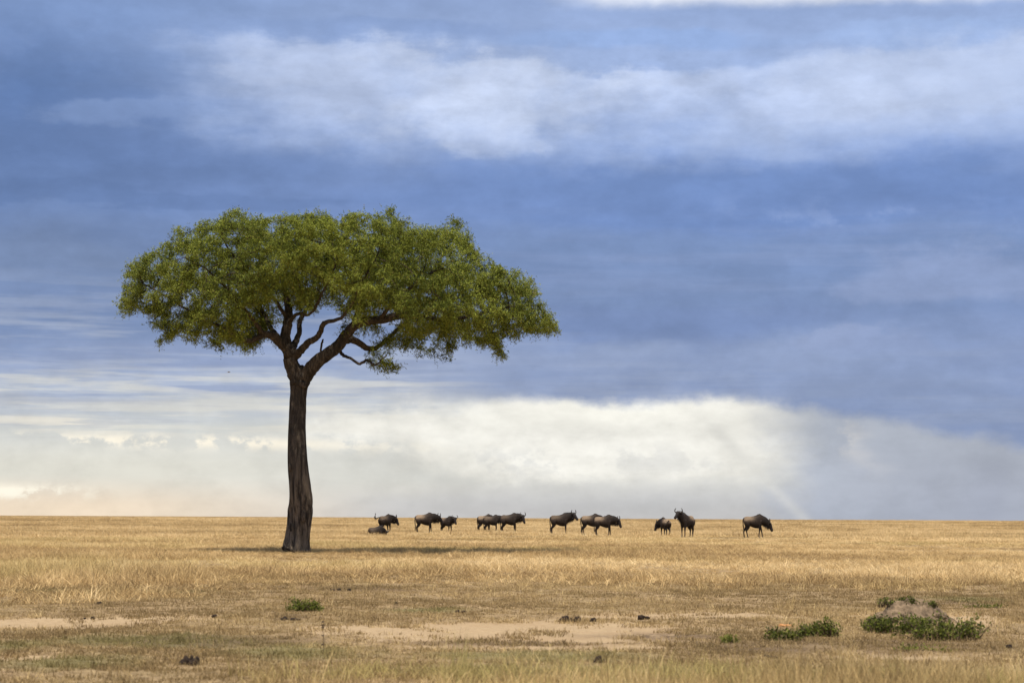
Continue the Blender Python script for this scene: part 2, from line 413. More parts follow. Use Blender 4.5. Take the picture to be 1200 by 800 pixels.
M_short = straw_mat('dry_turf', (0.16, 0.11, 0.05, 1), (0.44, 0.32, 0.155, 1), (0.70, 0.53, 0.28, 1), (0.20, 0.20, 0.065, 1))

def simple(name, c0, c1, sc=30, rough=0.9, bm=0.02, spec=0.15):
    m, g, p, out = mat(name); tc = g.node('ShaderNodeTexCoord').outputs['Object']
    n = g.noise(tc, sc, 5, 0.65); g.put(p.inputs['Base Color'], g.ramp(n, [(0.35, c0), (0.65, c1)]))
    p.inputs['Roughness'].default_value = rough; p.inputs['Specular IOR Level'].default_value = spec
    if bm: bump(g, p, n, 0.8, bm)
    return m
M_dung = simple('dung', (0.012, 0.009, 0.007, 1), (0.045, 0.030, 0.022, 1), 40, 0.8, 0.01)
M_mound = simple('mound_earth', (0.085, 0.062, 0.040, 1), (0.28, 0.205, 0.13, 1), 11, 0.95, 0.05)
M_clod = simple('red_clod', (0.45, 0.22, 0.09, 1), (0.62, 0.33, 0.14, 1), 18, 0.95, 0.01)
M_twig = simple('twig', (0.06, 0.04, 0.028, 1), (0.14, 0.10, 0.07, 1), 40, 0.9, 0.0)
M_horn = simple('horn', (0.020, 0.017, 0.015, 1), (0.07, 0.06, 0.05, 1), 25, 0.45, 0.0, 0.5)
M_hair = simple('dark_hair', (0.010, 0.008, 0.007, 1), (0.035, 0.026, 0.022, 1), 60, 0.7, 0.0)
M_pale = simple('pale_hair', (0.16, 0.12, 0.085, 1), (0.34, 0.27, 0.19, 1), 60, 0.8, 0.0)
M_eye = simple('eye', (0.004, 0.003, 0.003, 1), (0.01, 0.008, 0.006, 1), 10, 0.15, 0.0, 0.6)
M_bird = simple('bird_feather', (0.20, 0.20, 0.22, 1), (0.35, 0.35, 0.38, 1), 20, 0.8, 0.0)
def coat_mat():
    m, g, p, out = mat('wildebeest_coat'); tc = g.node('ShaderNodeTexCoord').outputs['Object']
    a = attr(g, 'coat'); n = g.noise(tc, 22, 5, 0.65)
    v = g.node('ShaderNodeVectorMath', operation='SCALE'); g.put(v.inputs[0], a.outputs['Vector']); g.put(v.inputs['Scale'], g.ss(n, 0.3, 0.7, 0.45, 1.5))
    g.put(p.inputs['Base Color'], v.outputs[0]); p.inputs['Roughness'].default_value = 0.7; p.inputs['Specular IOR Level'].default_value = 0.25
    bump(g, p, n, 0.5, 0.01)
    return m
M_coat = coat_mat()

# ------------------------------------------------------------------ where the turf is bare, littered or green
def zone(px, py, hw, hh):
    x, y = flat(px, py); s = F / y
    yn = flat(px, py + hh)[1]; yf = flat(px, py - hh)[1]
    return (x, y, hw / s, max((yf - yn) / 2, 0.15))
BARE = [zone(*a) for a in ((50, 728, 120, 6), (210, 723, 70, 2.5), (640, 737, 200, 13), (560, 742, 150, 8), (790, 721, 110, 4), (450, 738, 90, 6), (640, 757, 170, 4), (30, 769, 60, 4), (700, 748, 60, 5), (1100, 722, 90, 7), (1060, 770, 90, 4))]
LITTER = [zone(*a) for a in ((790, 744, 90, 5), (880, 760, 80, 8), (1060, 756, 110, 8), (342, 724, 18, 3), (930, 752, 60, 6), (430, 690, 60, 2.5), (1130, 705, 60, 3), (600, 752, 120, 2.5), (120, 692, 110, 3), (250, 750, 120, 5))]
GREEN = [zone(*a) for a in ((85, 776, 70, 9), (10, 757, 50, 7), (350, 762, 90, 10), (180, 750, 120, 6), (620, 768, 120, 7), (500, 715, 50, 2.5), (1140, 702, 50, 2.5), (130, 693, 110, 3), (340, 756, 40, 4), (1000, 790, 260, 8), (700, 790, 200, 8))]
def zmask(Z, x, y):
    n = (fbm(x * 0.9, y * 0.45, 21) - 0.5) * 2.2 + (fbm(x * 3.6, y * 2.0, 22, 4) - 0.5) * 2.4
    r = np.zeros(np.shape(x))
    for cx, cy, rx, ry in Z:
        d = np.sqrt(((x - cx) / rx) ** 2 + ((y - cy) / ry) ** 2)
        r = np.maximum(r, np.clip(1.45 - d + n * 0.42, 0, 1))
    return r

# ------------------------------------------------------------------ ground sheet
fine = np.linspace(-0.30, 0.30, 420); coarse = np.linspace(0.30, 2 * math.pi - 0.30, 90)[1:-1]
ang = np.concatenate((fine, coarse)); nA = len(ang)
rr = np.concatenate((np.geomspace(1.0, 12, 25), np.linspace(12.2, 34, 190), np.geomspace(34.2, 700, 170), np.geomspace(760, 9000, 16))); nR = len(rr)
A_, R_ = np.meshgrid(ang, rr)
gx = (np.sin(A_) * R_).ravel(); gy = (np.cos(A_) * R_).ravel()
gzv = gz(gx, gy)
near = sst(np.hypot(gx, gy), 60, 35)
gzv = gzv + near * ((fbm(gx * 3.1, gy * 3.1, 31) - 0.5) * 0.035 + (fbm(gx * 11, gy * 11, 32, 3) - 0.5) * 0.022)
bare_v = zmask(BARE, gx, gy)
gzv = gzv - 0.02 * bare_v
gxyz = np.column_stack((gx, gy, gzv)); gxyz = np.vstack((gxyz, [[0, 0, gzf(0, 0)]]))
i, j = np.meshgrid(np.arange(nR - 1), np.arange(nA), indexing='ij'); j2 = (j + 1) % nA
quads = np.column_stack(((i * nA + j).ravel(), (i * nA + j2).ravel(), ((i + 1) * nA + j2).ravel(), ((i + 1) * nA + j).ravel()))[:, ::-1]
quads = [tuple(q) for q in quads.tolist()] + [(nR * nA, j_, (j_ + 1) % nA)[::-1] for j_ in range(nA)]
z1 = lambda a: np.append(a, 0.0)
tag(mesh_np('ground', gxyz, quads, M_ground, attrs={'bare': z1(bare_v), 'litter': z1(zmask(LITTER, gx, gy)), 'green': z1(zmask(GREEN, gx, gy))}), kind='structure')

# ------------------------------------------------------------------ grass prototypes (instanced by geometry nodes)
def blades(n, spread, h0, h1, w, lean, seg=3, seed_head=0.0, flatten=0.0):
    V_, F_, B, A = [], [], [], []
    for k in range(n):
        a = random.uniform(0, 6.283); r = spread * math.sqrt(random.random()); bx, by = r * math.cos(a), r * math.sin(a)
        h = random.uniform(h0, h1); da = random.uniform(0, 6.283); ln = lean * random.uniform(0.2, 1.3) + flatten * random.random()
        fa = random.uniform(0, 3.14159); wx, wy = math.cos(fa), math.sin(fa); bl = random.random(); ww = w * random.uniform(0.6, 1.3)
        base = len(V_)
        for s_ in range(seg + 1):
            t = s_ / seg; off = h * ln * t ** 1.7; z = h * t * math.sqrt(max(0.05, 1 - min(ln, 0.97) ** 2 * t)) - 0.02 * (1 - t)
            cx, cy = bx + math.cos(da) * off, by + math.sin(da) * off; hw = ww * 0.5 * (1 - t) ** 0.6
            if s_ == seg: V_.append((cx, cy, z)); B.append(bl); A.append(1.0)
            else:
                V_ += [(cx - wx * hw, cy - wy * hw, z), (cx + wx * hw, cy + wy * hw, z)]; B += [bl, bl]; A += [t, t]
        for s_ in range(seg - 1):
            p = base + 2 * s_; F_.append((p, p + 1, p + 3, p + 2))
        p = base + 2 * (seg - 1); F_.append((p, p + 1, p + 2))
        if random.random() < seed_head:                      # drooping seed head: three slim lozenges
            tip = Vector(V_[-1])
            for q in range(3):
                dvec = Vector((math.cos(da) * 0.5 + random.uniform(-.4, .4), math.sin(da) * 0.5 + random.uniform(-.4, .4), random.uniform(-0.3, 0.9))).normalized() * h * 0.16
                sd_ = Vector((wx, wy, 0)) * ww * 0.9; b0 = len(V_)
                V_ += [tuple(tip), tuple(tip + dvec * 0.5 + sd_), tuple(tip + dvec), tuple(tip + dvec * 0.5 - sd_)]; F_.append((b0, b0 + 1, b0 + 2, b0 + 3)); B += [0.9] * 4; A += [1.0] * 4
    return V_, F_, B, A
def proto_col(name, n, m, *a, **k):
    c = bpy.data.collections.new(name)
    for q in range(n):
        V_, F_, B, A = blades(*a, **k)
        o = mesh_np('%s_clump' % name, V_, F_, m, smooth=False, attrs={'blade': B, 'along': A}, link=False); c.objects.link(o)
    return c
def scatter(name, c, nvar, xy, scl, sclz, tint, green, label_kind='stuff'):
    n = len(xy); z = gz(xy[:, 0], xy[:, 1])
    P = np.column_stack((xy, z)).astype(np.float32)
    me = bpy.data.meshes.new(name); me.vertices.add(n); me.vertices.foreach_set('co', P.ravel())
    rot = np.column_stack((rng.normal(0, 0.08, n), rng.normal(0, 0.08, n), rng.uniform(0, 6.283, n))).astype(np.float32)
    sv = np.column_stack((scl, scl, sclz)).astype(np.float32)
    me.attributes.new('rot', 'FLOAT_VECTOR', 'POINT').data.foreach_set('vector', rot.ravel())
    me.attributes.new('scl', 'FLOAT_VECTOR', 'POINT').data.foreach_set('vector', sv.ravel())
    me.attributes.new('idx', 'INT', 'POINT').data.foreach_set('value', rng.integers(0, nvar, n).astype(np.int32))
    me.attributes.new('tint', 'FLOAT', 'POINT').data.foreach_set('value', np.clip(tint, 0, 1).astype(np.float32))
    me.attributes.new('greenness', 'FLOAT', 'POINT').data.foreach_set('value', np.clip(green, 0, 1).astype(np.float32))
    o = bpy.data.objects.new(name, me); COL.objects.link(o)
    t = bpy.data.node_groups.new(name + '_nodes', 'GeometryNodeTree')
    t.interface.new_socket('Geometry', in_out='INPUT', socket_type='NodeSocketGeometry'); t.interface.new_socket('Geometry', in_out='OUTPUT', socket_type='NodeSocketGeometry')
    gi = t.nodes.new('NodeGroupInput'); go = t.nodes.new('NodeGroupOutput'); ip = t.nodes.new('GeometryNodeInstanceOnPoints')
    ci = t.nodes.new('GeometryNodeCollectionInfo'); ci.inputs['Collection'].default_value = c; ci.inputs['Separate Children'].default_value = True; ci.inputs['Reset Children'].default_value = True
    def na(nm, ty):
        q = t.nodes.new('GeometryNodeInputNamedAttribute'); q.data_type = ty; q.inputs['Name'].default_value = nm
        return [s_ for s_ in q.outputs if s_.enabled][0]
    L = t.links.new
    L(gi.outputs[0], ip.inputs['Points']); L(ci.outputs[0], ip.inputs['Instance']); ip.inputs['Pick Instance'].default_value = True
    L(na('idx', 'INT'), ip.inputs['Instance Index']); L(na('rot', 'FLOAT_VECTOR'), ip.inputs['Rotation']); L(na('scl', 'FLOAT_VECTOR'), ip.inputs['Scale'])
    L(ip.outputs[0], go.inputs[0])
    md = o.modifiers.new('scatter', 'NODES'); md.node_group = t
    return tag(o, kind=label_kind)

def fan(n, d0, d1, half=0.275, power=2.0):
    """random points in a fan in front of the camera, uniform in area (power 2) or weighted to the near end"""
    u = rng.random(n); d = (d0 ** power + u * (d1 ** power - d0 ** power)) ** (1 / power)
    a = rng.uniform(-half, half, n)
    return np.column_stack((np.tan(a) * d, d))

# regions
def tallness(x, y):
    """0 = grazed short turf, 1 = tall straw; long bands across the view"""
    ed = 30 + 9 * sst(x / np.maximum(y, 1) * F + 600, 150, 380) + (fbm(x * 0.12, y * 0.2, 41) - 0.5) * 12
    t = sst(y + (fbm(x * 0.8, y * 0.8, 45, 3) - 0.5) * 9, ed - 4.0, ed + 9.0)
    band = fbm(x * 0.028, y * 0.075, 43, 4)
    xr = x / np.maximum(y, 1) * F
    right = sst(xr, 50, 420) * 0.30
    t = t * (0.42 - right * .3 + (0.72 - right) * sst(band, 0.40, 0.58))
    return t * (0.7 + 0.6 * sst(fbm(x * 0.35, y * 0.35, 44, 3), 0.35, 0.65))
HX0, HX1 = flat(475, 629), flat(930, 630)
def herd_band(x, y):
    xr = x / y * F + 600
    c = 3000.0 / (22.0 + 1.5 * (fbm(x * 0.08, y * 0.08, 47) - 0.5))
    b = sst(y, 112, 120) * sst(y, 160, 152) * (0.55 + 0.45 * sst(fbm(x * 0.07, y * 0.07, 48), 0.4, 0.6))
    return b * sst(xr, 415, 450) * sst(xr, 1010, 930)

TX0, TY0 = flat(347, 652)
TALL = proto_col('tall_grass', 6, M_straw, 30, 0.17, 0.12, 0.42, 0.010, 0.62, 3, 0.0)
FAR = proto_col('far_grass', 4, M_straw, 50, 0.55, 0.14, 0.40, 0.020, 0.55, 2, 0.0)
SHORT = proto_col('short_grass', 5, M_short, 20, 0.10, 0.012, 0.045, 0.007, 0.9, 2, 0.0, 0.6)
STEM = proto_col('fore_grass', 6, M_straw, 17, 0.10, 0.08, 0.34, 0.0052, 0.42, 4, 0.0)

def spots(x, y): return sst(fbm(x * 0.45, y * 0.16, 57, 4) + 0.05 * sst(x / y * F, 50, 350), 0.57, 0.68)
def tint_of(x, y):
    return 0.5 - 0.45 * spots(x, y) + (fbm(x * 0.05, y * 0.11, 51) - 0.5) * 1.7 + (fbm(x * 0.6, y * 0.6, 52) - 0.5) * 1.3 + rng.normal(0, 0.22, np.shape(x))

# tall straw, 27 to 150 m
xy = fan(82000, 26, 152, 0.36); x, y = xy.T; t = tallness(x, y) * (1 - 0.93 * herd_band(x, y))
keep = (rng.random(len(x)) < (t * 0.9 + 0.1) * (0.85 + 0.5 * (y < 90))) & (t > 0.10); xy, t = xy[keep], t[keep]; x, y = xy.T
hs = (0.26 + 0.50 * t) * (1.0 - 0.36 * sst(y, 46, 66)) * rng.uniform(0.75, 1.2, len(x)) * (0.8 + 0.45 * fbm(x * 0.3, y * 0.3, 55)) * (1 - 0.55 * spots(x, y)) * (1 - 0.6 * np.exp(-((x - TX0) / 2.2) ** 2 - ((y - TY0) / 7.0) ** 2))
scatter('dry_grass', TALL, 6, xy, rng.uniform(0.9, 1.5, len(x)) * (1 + 0.5 * sst(y, 60, 140)), hs, tint_of(x, y), 0.25 * sst(fbm(x * 0.1, y * 0.1, 58), 0.5, 0.7))
# far straw up to and over the crest
xy = fan(66000, 118, 345, 0.335); x, y = xy.T; t = 0.75 + 0.25 * fbm(x * 0.03, y * 0.06, 43)
hb = herd_band(x, y); keep = rng.random(len(x)) > hb * 1.2; xy, t = xy[keep], t[keep]; x, y = xy.T
scatter('distant_grass', FAR, 4, xy, rng.uniform(0.8, 1.5, len(x)), t * rng.uniform(0.6, 1.05, len(x)), tint_of(x, y) + 0.05, np.zeros(len(x)))
# short turf, near ground and the herd's trampled strip
a = fan(85000, 13.0, 44, 0.41, 1.4); b = fan(22000, 100, 160, 0.27); b = b[herd_band(b[:, 0], b[:, 1]) > 0.3]
xy = np.vstack((a, b)); x, y = xy.T
bm_ = zmask(BARE, x, y); gm = zmask(GREEN, x, y); lm = zmask(LITTER, x, y); dens = fbm(x * 1.1, y * 0.8, 61)
farb = y > 90
keep = (rng.random(len(x)) > bm_ * 1.15 - 0.5 * sst(fbm(x * 2.6, y * 1.3, 88, 3), 0.60, 0.70)) & (rng.random(len(x)) < sst(dens, 0.25, 0.55) + 0.25 + gm) | farb; xy = xy[keep]; x, y = xy.T; bm_, gm, lm, farb = bm_[keep], gm[keep], lm[keep], farb[keep]
sc = rng.uniform(0.8, 1.7, len(x)); sc = np.where(farb, sc * 3.0, sc)
scatter('short_grass', SHORT, 5, xy, sc, np.where(farb, sc * 0.3, sc * rng.uniform(0.5, 1.3, len(x)) * (0.7 + 0.7 * fbm(x * 0.5, y * 0.5, 63))),
        tint_of(x, y) - 0.45 * lm - 0.05 + 0.3 * farb, np.clip(gm * 0.9 - 0.2, 0, 0.6) + 0.15 * (rng.random(len(x)) < 0.2))
# loose stems in the turf and the blurred fringe nearest the lens
xy = fan(34000, 9.5, 40, 0.42, 1.3); x, y = xy.T; xr = x / y * F + 600
fringe = sst(y, 17.2, 15.9) * sst(xr + (fbm(x * 1.2, y * 1.2, 71) - 0.5) * 500, 300, 560)
semi = 0.008 + 0.10 * sst(y, 28, 34) * sst(fbm(x * 0.4, y * 0.7, 73), 0.45, 0.65) + 0.06 * sst(fbm(x * 0.7, y * 0.7, 74), 0.6, 0.75)
bm_ = zmask(BARE, x, y)
keep = rng.random(len(x)) < np.maximum(fringe * 0.85, semi * (1 - bm_)); xy = xy[keep]; x, y = xy.T; fr = fringe[keep]
hs = np.where(fr > 0.2, rng.uniform(0.22, 0.66, len(x)), rng.uniform(0.2, 0.5, len(x))) * (0.75 + 0.5 * fbm(x * 0.9, y * 0.9, 75))
hs = hs * (1 + 0.35 * sst(xr[keep], 600, 950)); tall1 = rng.random(len(x)) < 0.035; hs = np.where(tall1, hs * 2.2, hs)
scatter('foreground_grass', STEM, 6, xy, rng.uniform(0.7, 1.3, len(x)), hs, tint_of(x, y) + 0.1, 0.12 + 0.5 * sst(fbm(x * 0.8, y * 0.8, 77), 0.42, 0.62) * (fr > 0.1))

# ------------------------------------------------------------------ the acacia
TB = ground_at(347, 648.0); TD = TB.y; PX = F / TD          # photo pixels per metre at the tree
tree = empty('acacia_tree', TB, label='tall flat-topped acacia with dark fluted trunk standing alone in the dry grass', cat='tree')
def TP(px, py, dd=0.0):
    """a pixel at the tree's depth, pushed dd metres back; returned in the tree's own space"""
    return at(px, py, TD) + Vector((0, dd, 0)) - TB
trunk_c = [(347, 652, 17.5), (347.5, 646, 15.2), (349.5, 632, 13.6), (352, 615, 13.2), (353.5, 600, 13.4), (353.8, 588, 12.9), (352.8, 570, 12.2), (351, 548, 11.4), (349.5, 525, 10.8), (348.6, 500, 10.0), (349, 478, 9.6), (349.3, 460, 9.8), (349.6, 447, 10.8), (349.8, 438, 10.2), (348, 430, 7.2)]
P_ = [TP(a, b, 0.12 * math.sin(i * 0.7)) for i, (a, b, c) in enumerate(trunk_c)]; R__ = [c * .96 / PX for a, b, c in trunk_c]
pts, rad = cat_pts(P_, R__, 7)
def ridge(t, th):
    k = 1 - t ** 0.7
    w = th + 1.6 * t + 0.35 * math.sin(t * 7)
    a = 0.13 * math.sin(3 * w + 0.6) + 0.11 * math.sin(5 * w + 2.1 + 2 * t) + 0.075 * math.sin(8 * w + 3 * math.sin(t * 9)) + 0.045 * math.sin(13 * w + 5 * t)
    flare = 0.22 * max(0, 1 - t * 9) ** 2 * math.sin(5 * th + 1)
    return 1 + a * (0.45 + 0.75 * k) + flare + 0.02 * math.sin(23 * th + 31 * t)
b_ = MB(); b_.tube(pts, rad, 72, True, None, ridge)
for (a, b, r) in ((357, 604, 3.4), (363, 588, 3.0), (342, 617, 2.4), (341, 548, 2.2)):      # knots and burls on the bark
    c = TP(a, b, -rad[10] * 0.78); b_.ell(c, (r / PX * 0.9, r / PX * 0.7, r / PX * 2.2), None, 10, 8)
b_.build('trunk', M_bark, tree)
# main limbs: (pixel x, pixel y, depth, radius px)
LIMBS = [
    [(349, 450, 0, 9.4), (346, 438, 0, 9.2), (342, 425, 0, 8.6), (338.5, 413, 0, 8.2), (335, 403, .05, 7.6), (334.5, 392, .1, 6.3), (336.5, 377, .2, 5.6), (335.5, 358, .4, 4.8), (331, 335, .7, 3.8), (326, 312, 1.0, 3.0), (322, 290, 1.2, 2.2), (318, 272, 1.3, 1.3)],
    [(352, 452, 0, 9.0), (357, 442, -.05, 8.8), (366, 431, -.15, 8.6), (378, 420, -.25, 8.0), (391, 412, -.35, 7.9), (401, 404, -.4, 7.4), (406, 394, -.45, 6.3), (415, 385, -.5, 5.9), (428, 379, -.6, 5.6), (446, 377, -.7, 5.0), (466, 373, -.9, 4.4), (490, 374, -1.1, 3.8), (520, 378, -1.3, 3.2), (552, 375, -1.4, 2.6), (585, 368, -1.5, 2.0), (612, 362, -1.5, 1.4)],
    [(339, 414, .0, 6.0), (331, 402, -.1, 5.6), (321, 396, -.3, 5.2), (309, 394, -.5, 4.4), (297, 400, -.7, 3.6), (284, 399, -.9, 3.2), (268, 388, -1.1, 2.8), (246, 378, -1.3, 2.4), (222, 366, -1.5, 2.0), (198, 350, -1.6, 1.5), (178, 338, -1.6, 1.0)],
    [(329, 401, .0, 4.2), (320, 391, .5, 3.8), (312, 376, 1.2, 3.4), (302, 362, 1.9, 3.0), (288, 346, 2.6, 2.5), (268, 328, 3.2, 2.0), (245, 312, 3.6, 1.4)],
    [(311, 395, -.4, 3.6), (304, 384, -1.0, 3.2), (297, 370, -1.8, 2.8), (283, 352, -2.6, 2.3), (262, 334, -3.3, 1.8), (238, 318, -3.8, 1.3)],
    [(341, 413, .1, 5.0), (345, 402, .4, 4.2), (347, 388, .8, 3.8), (346, 374, 1.2, 3.6), (352, 358, 1.8, 3.2), (360, 338, 2.5, 2.6), (370, 315, 3.2, 2.0), (380, 292, 3.7, 1.4)],
    [(344, 421, 0, 4.2), (350, 413, -.2, 4.6), (361, 406, -.6, 4.4), (371, 401, -.9, 4.2), (378, 392, -1.2, 3.8), (384, 386, -1.5, 3.4), (394, 383, -1.9, 3.0), (408, 377, -2.4, 2.6), (424, 360, -3.0, 2.2), (438, 338, -3.6, 1.8), (452, 312, -4.0, 1.3)],
    [(404, 400, -.3, 4.6), (414, 399, .1, 4.3), (427, 405, .5, 4.0), (439, 404, .9, 3.6), (450, 396, 1.3, 3.2), (458, 384, 1.7, 3.0), (474, 366, 2.3, 2.6), (498, 348, 2.9, 2.2), (526, 338, 3.3, 1.7), (556, 332, 3.5, 1.2)],
    [(398, 408, -.35, 2.8), (404, 418, -.4, 2.6), (414, 422, -.5, 2.4), (422, 427, -.6, 2.4), (432, 425, -.7, 2.2), (442, 428, -.8, 2.0), (449, 423, -1.0, 1.3), (456, 420, -1.1, .8)],
    [(416, 385, -.5, 4.4), (421, 370, -.2, 3.9), (430, 352, .2, 3.4), (442, 334, .7, 3.0), (455, 312, 1.2, 2.5), (466, 290, 1.6, 1.9), (474, 274, 1.8, 1.2)],
    [(446, 377, -.7, 3.2), (462, 362, -1.6, 2.9), (484, 348, -2.4, 2.6), (510, 330, -3.0, 2.2) ],
    [(377, 421, -.25, 2.2), (378, 412, -.25, 2.0), (379, 402, -.2, 1.9), (378, 397, -.2, 1.6)],
    [(336, 380, .2, 3.0), (352, 368, -.6, 2.8), (364, 372, -1.0, 2.2), (376, 366, -1.6, 2.1), (392, 342, -2.6, 1.8), (404, 318, -3.4, 1.4)],
    [(336, 372, .2, 3.0), (322, 352, -.6, 2.6), (306, 334, -1.6, 2.2), (288, 312, -2.4, 1.8), (272, 292, -2.8, 1.3)],
]
nodes, nrad, parent_i = [], [], []
for li, L in enumerate(LIMBS):
    pts, rad = cat_pts([TP(a, b, d) for a, b, d, r in L], [r / PX * 0.93 * (1.0 if r > 4.5 else 0.42 + 0.58 * r / 4.5) for a, b, d, r in L], 5)
    ph_ = rng.uniform(0, 6, 3); jit = [Vector((math.sin(k * .38 + ph_[0]), math.sin(k * .31 + ph_[1]), math.sin(k * .45 + ph_[2]))) * (0.035 if li > 1 else .015) + Vector(rng.normal(0, .01, 3).tolist()) for k in range(len(pts))]
    pts = [p + j * min(1, k / 4) for k, (p, j) in enumerate(zip(pts, jit))]
    m_ = MB(); m_.tube(pts, rad, 18 if li < 2 else 12, True, None, lambda t, th: 1 + 0.07 * math.sin(3 * th + 9 * t) + 0.05 * math.sin(7 * th - 5 * t) + 0.05 * math.sin(14 * t))
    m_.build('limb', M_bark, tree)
    for k, p in enumerate(pts):
        if k > len(pts) * (0.35 if li < 2 else 0.2) and li not in (11,):
            nodes.append(p); nrad.append(rad[k]); parent_i.append(-1)
n_root = len(nodes)
# crown envelope (profiles read off the photograph)
top_p = [(143, 352), (146, 322), (158, 306), (176, 298), (190, 286), (206, 272), (216, 267), (235, 264), (262, 258), (276, 246), (290, 249), (302, 262), (318, 258), (345, 262), (368, 256), (384, 252), (400, 262), (425, 258), (440, 248), (458, 246), (474, 254), (486, 266), (505, 270), (524, 268), (540, 258), (553, 272), (565, 292), (580, 308), (600, 318), (616, 324), (628, 334), (638, 352), (648, 368), (655, 384)]
bot_p = [(143, 366), (160, 368), (170, 372), (176, 396), (188, 404), (205, 408), (225, 402), (238, 404), (252, 402), (262, 414), (278, 418), (292, 404), (312, 392), (330, 384), (350, 376), (375, 388), (400, 396), (415, 408), (432, 414), (456, 420), (468, 414), (480, 408), (500, 402), (520, 404), (532, 414), (545, 406), (560, 402), (578, 412), (590, 418), (602, 404), (620, 396), (636, 396), (648, 388), (655, 388)]
tx, ty = zip(*top_p); bx_, by_ = zip(*bot_p)
XC, XA, DB = 399.0, 258.0, 5.3
att = []
PADS = []
def in_env(px, s):
    w = math.sqrt(max(0.0, 1 - s * s)); xe = XC + (px - XC) / max(w, 0.05)
    if abs(xe - XC) > XA: return None
    tp = np.interp(xe, tx, ty); bt = np.interp(xe, bx_, by_); rim = tp + (bt - tp) * 0.55
    return rim + (tp - rim) * (1 - 0.38 * s * s), bt - 6 * abs(s)
for cand in range(4000):
    s = rng.uniform(-1, 1); px = rng.uniform(140, 656); e_ = in_env(px, s)
    if e_ is None: continue
    py = e_[0] + (e_[1] - e_[0]) * rng.uniform(0.04, 0.94); pc = TP(px, py, s * DB)
    if all(math.sqrt((pc.x - q[0].x) ** 2 + (pc.y - q[0].y) ** 2 + (2.4 * (pc.z - q[0].z)) ** 2) > 1.75 for q in PADS):
        PADS.append((pc, rng.uniform(1.0, 1.5), rng.uniform(0.34, 0.50)))
print('pads', len(PADS))
while len(att) < 5600:
    s = rng.uniform(-1, 1); px = rng.uniform(140, 656)
    w = math.sqrt(max(0.0, 1 - s * s)); xe = XC + (px - XC) / max(w, 0.05)
    if abs(xe - XC) > XA: continue
    tp = np.interp(xe, tx, ty); bt = np.interp(xe, bx_, by_)
    rim = tp + (bt - tp) * 0.55; tp2 = rim + (tp - rim) * (1 - 0.38 * s * s); bt2 = bt - 6 * abs(s)
    u = rng.random(); u = u ** 1.15
    py = tp2 + (bt2 - tp2) * u
    # open space round the limbs above the fork, and looser rims
    if 300 < px < 470 and py > 366 and rng.random() < 0.86: continue
    if ((px - 362) / 50) ** 2 + ((py - 366) / 26) ** 2 < 1 and rng.random() < 0.8: continue
    if ((px - 372) / 42) ** 2 + ((py - 372) / 18) ** 2 < 1 and rng.random() < 0.7: continue
    if ((px - 188) / 22) ** 2 + ((py - 342) / 12) ** 2 < 1 and rng.random() < 0.8: continue
    if ((px - 225) / 14) ** 2 + ((py - 307) / 7) ** 2 < 1 and rng.random() < 0.8: continue
    if py > bt - 16 and rng.random() < 0.45: continue
    p = TP(px, py, s * DB)
    if rng.random() > 0.16:
        inpad = False
        for (pc, pa, ph) in PADS:
            d = p - pc
            if abs(d.z) < ph and (d.x * d.x + d.y * d.y) / (pa * pa) + (d.z * d.z) / (ph * ph) < 1: inpad = True; break
        if not inpad: continue
    q = math.sin(p.x * 1.9 + 1.3 * math.sin(p.z * 1.7)) * math.sin(p.y * 1.8 + p.x * .6) * math.sin(p.z * 3.1 + 0.8 * math.sin(p.x))
    if q < -0.15 and rng.random() < 0.3: continue
    att.append(p)
for (a, b, d) in [(a, b, d) for (a, b) in ((140, 362), (142, 368), (150, 352), (276, 245), (281, 248), (452, 243), (457, 240), (383, 249), (536, 256), (527, 258), (541, 262), (652, 384), (656, 390), (458, 436), (437, 430), (468, 430), (590, 416), (527, 418), (172, 300), (205, 268), (598, 316), (612, 318), (622, 326)) for d in (-.3, .3, .9)]:
    att.append(TP(a, b, d))
# space colonisation
STEP, KILL, REACH = 0.20, 0.24, 2.6
alive = list(att)
for it in range(70):
    kd = kdtree.KDTree(len(nodes))
    for i_, p in enumerate(nodes): kd.insert(p, i_)
    kd.balance()
    pull = {}; nxt = []
    for a in alive:
        co, i_, d = kd.find(a)
        if d < KILL: continue
        nxt.append(a)
        if d < REACH: pull.setdefault(i_, []).append((a - co) / d)
    alive = nxt
    if not pull: break
    added = 0
    for i_, vs in pull.items():
        v = Vector((0, 0, 0))
        for q in vs: v += q
        if v.length < 1e-4: continue
        v = (v.normalized() + Vector(rng.normal(0, 0.22, 3).tolist())).normalized()
        np_ = nodes[i_] + v * STEP
        if kd.find(np_)[2] < 0.05: continue
        nodes.append(np_); nrad.append(0); parent_i.append(i_); added += 1
    if not added: break
N_ = len(nodes); load = [0.0] * N_; kids = [[] for _ in range(N_)]
for i_ in range(N_ - 1, n_root - 1, -1):
    if not kids[i_]: load[i_] = 1
    p = parent_i[i_]; kids[p].append(i_); load[p] += load[i_]
rads = [min(0.055, 0.0062 * load[i_] ** 0.47) for i_ in range(N_)]
tv, tf = [], []
for i_ in range(n_root, N_):
    p = parent_i[i_]; A, B = nodes[p], nodes[i_]; t = (B - A).normalized(); o1 = t.orthogonal().normalized(); o2 = t.cross(o1)
    ra = rads[i_] * 1.12 if p < n_root else rads[p]; rb = rads[i_]; ra = min(ra, rb * 1.5); b0 = len(tv)
    for c, r in ((A, ra), (B, rb)):
        for k in range(4): th = k * math.pi / 2; tv.append(tuple(c + (o1 * math.cos(th) + o2 * math.sin(th)) * r))
    for k in range(4): tf.append((b0 + k, b0 + (k + 1) % 4, b0 + 4 + (k + 1) % 4, b0 + 4 + k))
tag(mesh_np('twigs', np.array(tv), np.array(tf), M_bark, tree), kind='stuff')
